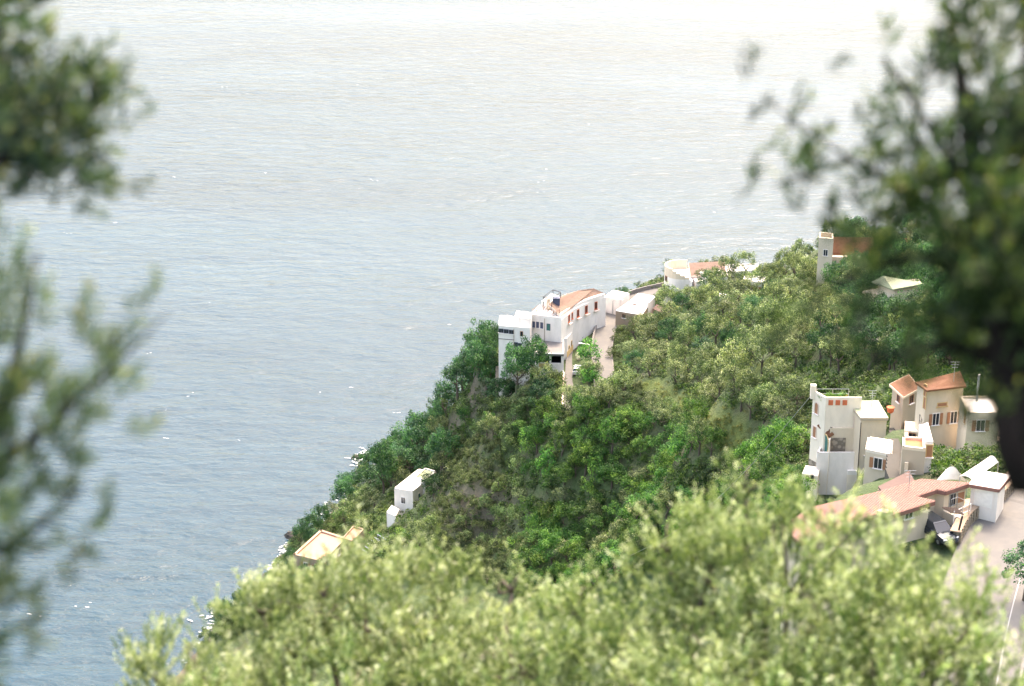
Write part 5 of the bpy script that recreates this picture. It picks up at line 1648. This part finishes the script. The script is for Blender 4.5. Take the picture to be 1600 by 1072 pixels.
def lobe_sprays(px, py, dist, rx, ry, rd, n, bias=(0, .35, .9), sc=(.7, 1.2), shell=.55, inner=0.0, spread=.7, ts=.12, clump=0, cr=.09, soft=False):
    """sprays in an ellipsoid lobe: centre from a point of the photograph at a distance; rx, ry pixels, rd metres; clump > 0 gathers them on shoots"""
    c = D(px, py, dist); k = dist / FPX
    out = []
    b = np.array(bias)
    def one():
        u = rng.normal(size=3); u /= np.linalg.norm(u)
        r = (shell + (1 - shell) * rng.random()) if rng.random() > inner else rng.random()
        if soft: r = min(1.5, abs(rng.normal(0, .62)))
        return u, r, c + RIGHT * u[0] * rx * k * r + UP * u[1] * ry * k * r + FWD * u[2] * rd * r
    i = 0
    while i < n:
        u, r, p = one(); m = int(rng.integers(clump // 2, clump * 3 // 2 + 1)) if clump else 1
        tc = rng.normal(0, ts); main = (RIGHT * u[0] + UP * u[1] + FWD * u[2]) * .8 + b + rng.normal(0, spread * .4, 3); main /= np.linalg.norm(main)
        for j in range(m):
            if clump:
                q = p + main * rng.uniform(-1.4, 1.2) * cr + rng.normal(0, cr * .45, 3); d = main + rng.normal(0, spread * .45, 3)
            else: q = p; d = main + rng.normal(0, spread * .25, 3)
            out.append((q, d, rng.uniform(*sc), tc + rng.normal(0, .05), abs(q[0] / max(q[1], .1)) < .26)); i += 1
    return out
SPV = [spray_mesh(s, None) for s in range(8)]
SPV2 = [spray_mesh(40 + s, None, .066, .0125, .10, 7, .0015) for s in range(8)]

def gz(x, y): return H1(x, y)
# three olives below the camera
def fg_olive(label, tx, dist, lobes, n_each, seed):
    sp = []; limbs = []
    base = np.array([(tx - 800) / FPX * dist, D(tx, 1250, dist)[1], 0]); base[2] = gz(base[0], base[1]) - .3
    ctr = D(tx, 1190, dist); top = base + (ctr - base) * .75
    for (px, py, dd, rx, ry, rd) in lobes:
        area = rx * ry / 20000.0
        sp += lobe_sprays(px, py, dd, rx, ry, rd, int(n_each * area), sc=(.65, 1.15), inner=.4, clump=9, ts=.16)
        c = D(px, py, dd); limbs.append(([top, (top + c) / 2 + rng.normal(0, .08, 3), c], [.05, .03, .012]))
        for _ in range(5):
            e = c + RIGHT * rng.normal(0, rx * .4) * dd / FPX + UP * abs(rng.normal(0, ry * .5)) * dd / FPX + FWD * rng.normal(0, rd * .4)
            limbs.append(([c, (c + e) / 2 + rng.normal(0, .03, 3), e], [.014, .008, .003]))
    return near_tree('olive_tree', label, 'olive tree', base, [base, base + (top - base) * .5 + [.1, 0, 0], top], [.2, .15, .1], limbs, sp, M['near'], M['bark'], SPV)
fg_olive('blurred pale green olive crown filling the lower left foreground', 620, 13.5,
         [(330, 1080, 13.2, 120, 90, .5), (470, 1030, 13.6, 130, 120, .6), (620, 1000, 13.8, 140, 140, .7), (560, 1110, 13.0, 200, 110, .7), (830, 1060, 12.9, 110, 100, .5), (730, 1010, 13.9, 120, 135, .6), (750, 1110, 13.2, 160, 110, .6), (300, 1130, 12.8, 160, 70, .5),
          (690, 905, 14.2, 36, 45, .25), (500, 935, 13.9, 40, 50, .25), (570, 905, 14.1, 36, 45, .25), (800, 925, 14.3, 30, 40, .2), (620, 905, 14.3, 60, 40, .3), (410, 960, 13.7, 50, 50, .3), (230, 1050, 13.0, 50, 50, .2)], 520, 1)
fg_olive('blurred green olive crown filling the lower right foreground', 1200, 12.0,
         [(960, 1040, 12.6, 140, 130, .6), (1090, 960, 12.3, 130, 130, .6), (1230, 940, 12.0, 150, 140, .7), (1360, 960, 11.8, 130, 130, .6), (1460, 1020, 11.7, 90, 110, .5), (1150, 1080, 11.6, 220, 100, .7), (1380, 1100, 11.4, 170, 90, .6),
          (900, 960, 12.9, 60, 70, .3), (1040, 860, 12.7, 45, 55, .3), (1150, 830, 12.6, 40, 50, .25), (1210, 815, 12.5, 34, 45, .25), (1100, 860, 12.6, 40, 45, .25), (1300, 825, 12.2, 60, 45, .3), (1530, 960, 11.9, 40, 60, .25), (1530, 1075, 11.6, 80, 55, .3), (1165, 770, 12.5, 16, 34, .1)], 520, 2)

# dark tree on the right: trunk enters from the right edge
def edge_tree(side):
    if side > 0:
        lob = [(1590, 60, 5.2, 70, 130, .25, 50), (1490, 70, 5.3, 35, 100, .12, 34), (1560, 240, 5.1, 110, 140, .3, 150), (1450, 280, 5.2, 70, 120, .2, 60), (1540, 420, 5.0, 90, 120, .3, 160), (1390, 340, 5.1, 80, 120, .2, 50), (1330, 330, 5.1, 35, 90, .15, 16), (1550, 470, 4.95, 50, 90, .15, 110),
               (1610, 500, 4.9, 80, 180, .3, 190), (1480, 490, 5.0, 80, 80, .2, 50), (1340, 470, 5.1, 60, 60, .15, 12), (1240, 490, 5.0, 45, 45, .1, 9), (1350, 560, 5.1, 70, 50, .12, 16), (1470, 600, 5.0, 50, 70, .12, 16), (1555, 590, 5.0, 40, 60, .15, 34),
               (1450, 150, 5.3, 35, 80, .1, 20), (1330, 220, 5.3, 30, 50, .1, 8), (1380, 100, 5.4, 30, 40, .1, 2), (1285, 285, 5.1, 18, 34, .05, 3), (1190, 240, 5.4, 18, 60, .1, 2), (1235, 150, 5.3, 12, 14, .03, 1), (1165, 150, 5.3, 12, 14, .03, 1), (1200, 320, 5.4, 22, 30, .06, 2)]
        sp = []
        for (a, b, d, rx, ry, rd, n) in lob: sp += lobe_sprays(a, b, d, rx, ry, rd, max(2, int(n * (.62 if a < 1520 else .8))), bias=(.7, .1, 1.5), sc=(.65, 1.15), shell=.2, spread=.6, ts=.22, clump=3, cr=.09, soft=True)
        base = np.array([2.1, 4.2, 0.]); base[2] = gz(2.1, 4.2) - .4
        t = [base, D(1760, 1000, 4.6), D(1650, 740, 4.8), D(1592, 660, 4.9), D(1578, 540, 4.9), D(1555, 420, 5.0)]
        limbs = [([D(1640, 745, 4.8), D(1600, 745, 4.75), D(1575, 690, 4.8), D(1582, 600, 4.85)], [.06, .05, .035, .03]),
                 ([D(1555, 430, 5.0), D(1530, 300, 5.1), D(1500, 120, 5.2), D(1480, 0, 5.3)], [.05, .03, .016, .006]),
                 ([D(1570, 480, 5.0), D(1600, 330, 5.1), D(1610, 150, 5.2), D(1600, -40, 5.3)], [.05, .035, .02, .01]),
                 ([D(1560, 460, 5.0), D(1450, 400, 5.1), D(1350, 420, 5.1), D(1250, 480, 5.0)], [.035, .015, .008, .004]),
                 ([D(1540, 400, 5.0), D(1420, 300, 5.2), D(1330, 250, 5.2), D(1210, 290, 5.3)], [.03, .014, .008, .003]),
                 ([D(1520, 310, 5.1), D(1440, 180, 5.2), D(1380, 90, 5.3)], [.016, .008, .004]),
                 ([D(1330, 250, 5.3), D(1240, 190, 5.3), D(1190, 150, 5.3)], [.005, .003, .002]),
                 ([D(1575, 560, 4.9), D(1480, 540, 5.0), D(1360, 560, 5.1)], [.03, .012, .006])]
        near_tree('evergreen_tree', 'dark blurred tree with thick trunk hanging in at the right edge', 'tree', base, t, [.12, .1, .075, .062, .055, .045], limbs, sp, M['nearshade'], M['barkdark'], SPV2, maxparts=290)
    else:
        lob = [(-20, 60, 5.0, 90, 110, .2, 75), (20, 200, 5.0, 90, 110, .2, 95), (110, 170, 5.1, 60, 90, .15, 60), (100, 265, 5.0, 70, 45, .12, 40), (90, 20, 5.2, 30, 30, .1, 4), (170, 260, 5.1, 30, 22, .08, 2), (30, 270, 5.0, 60, 50, .15, 30),
               ]
        sp = []
        for (a, b, d, rx, ry, rd, n) in lob: sp += lobe_sprays(a - 12, b, d, rx * .9, ry, rd, max(2, int(n * .85)), bias=(.9, .1, 1.2), sc=(.65, 1.15), shell=.2, spread=.6, ts=.2, clump=3, cr=.09, soft=True)
        base = np.array([-2.0, 4.1, 0.]); base[2] = gz(-2, 4.1) - .4
        t = [base, D(-330, 1000, 4.6), D(-260, 500, 4.7), D(-200, 300, 4.8)]
        limbs = [([D(-200, 300, 4.8), D(-60, 260, 4.9), D(60, 240, 5.0), D(170, 250, 5.1)], [.05, .02, .01, .004]), ([D(-220, 400, 4.8), D(-80, 150, 4.9), D(0, 40, 5.0), D(80, -10, 5.1)], [.05, .02, .01, .004])]
        near_tree('evergreen_tree', 'dark blurred branches of a tree in the upper left corner', 'tree', base, t, [.12, .1, .09, .07], limbs, sp, M['nearblue'], M['barkdark'], SPV2)
        lob = [(-10, 520, 4.3, 70, 90, .2, 50), (50, 470, 4.3, 22, 90, .12, 22), (20, 650, 4.3, 110, 100, .2, 70), (110, 640, 4.3, 70, 80, .15, 34), (40, 790, 4.3, 110, 110, .2, 66), (150, 740, 4.3, 50, 70, .1, 8), (-10, 950, 4.3, 90, 110, .2, 60), (70, 900, 4.3, 60, 60, .12, 14),
               (190, 570, 4.3, 60, 40, .1, 16), (245, 510, 4.3, 22, 28, .06, 6), (-20, 1060, 4.3, 60, 60, .15, 16)]
        sp = []
        for (a, b, d, rx, ry, rd, n) in lob: sp += lobe_sprays(a - 22, b, d, rx * .9, ry, rd, max(2, int(n * .7)), bias=(.4, .1, 1.5), sc=(.5, .95), shell=.2, spread=.6, ts=.2, clump=3, cr=.07, soft=True)
        base = np.array([-1.6, 3.6, 0.]); base[2] = gz(-1.6, 3.6) - .3
        t = [base, D(-300, 1150, 4.2), D(-180, 950, 4.3), D(-100, 800, 4.3)]
        limbs = [([D(-100, 800, 4.3), D(0, 650, 4.3), D(40, 500, 4.3), D(60, 390, 4.3)], [.03, .012, .007, .003]), ([D(-100, 800, 4.3), D(60, 680, 4.3), D(180, 570, 4.3), D(260, 490, 4.3)], [.02, .01, .005, .002]),
                 ([D(-140, 900, 4.3), D(30, 850, 4.3), D(130, 760, 4.3)], [.02, .009, .003]), ([D(-160, 930, 4.3), D(-20, 1000, 4.3), D(70, 960, 4.3)], [.02, .01, .003])]
        near_tree('evergreen_sapling', 'blurred soft green branches rising along the left edge', 'tree', base, t, [.08, .06, .045, .035], limbs, sp, M['nearblue2'], M['barkdark'], SPV2)
M['nearblue2'] = leafmat('grey_green_leaves', [(0, (.03, .055, .04)), (.5, (.075, .12, .065)), (.85, (.16, .2, .08)), (1, (.3, .27, .09))], .3, .4)
edge_tree(1); edge_tree(-1)

# ------------------------------------------------------------------ the hazy air
USE_HAZE = False
if USE_HAZE:
    hm = bpy.data.materials.new('haze'); hm.use_nodes = True
    nt = hm.node_tree; nt.nodes.remove(nt.nodes['Principled BSDF'])
    pv = nt.nodes.new('ShaderNodeVolumePrincipled')
    pv.inputs['Color'].default_value = (.97, .97, 1.0, 1)
    pv.inputs['Density'].default_value = .00008
    pv.inputs['Anisotropy'].default_value = 0
    nt.links.new(pv.outputs[0], nt.nodes['Material Output'].inputs['Volume'])
    mb = MB().prism([(-17000, -17000), (17000, -17000), (17000, 17000), (-17000, 17000)], -60, 215)
    hz = mb.build('haze', hm); hz['kind'] = 'stuff'
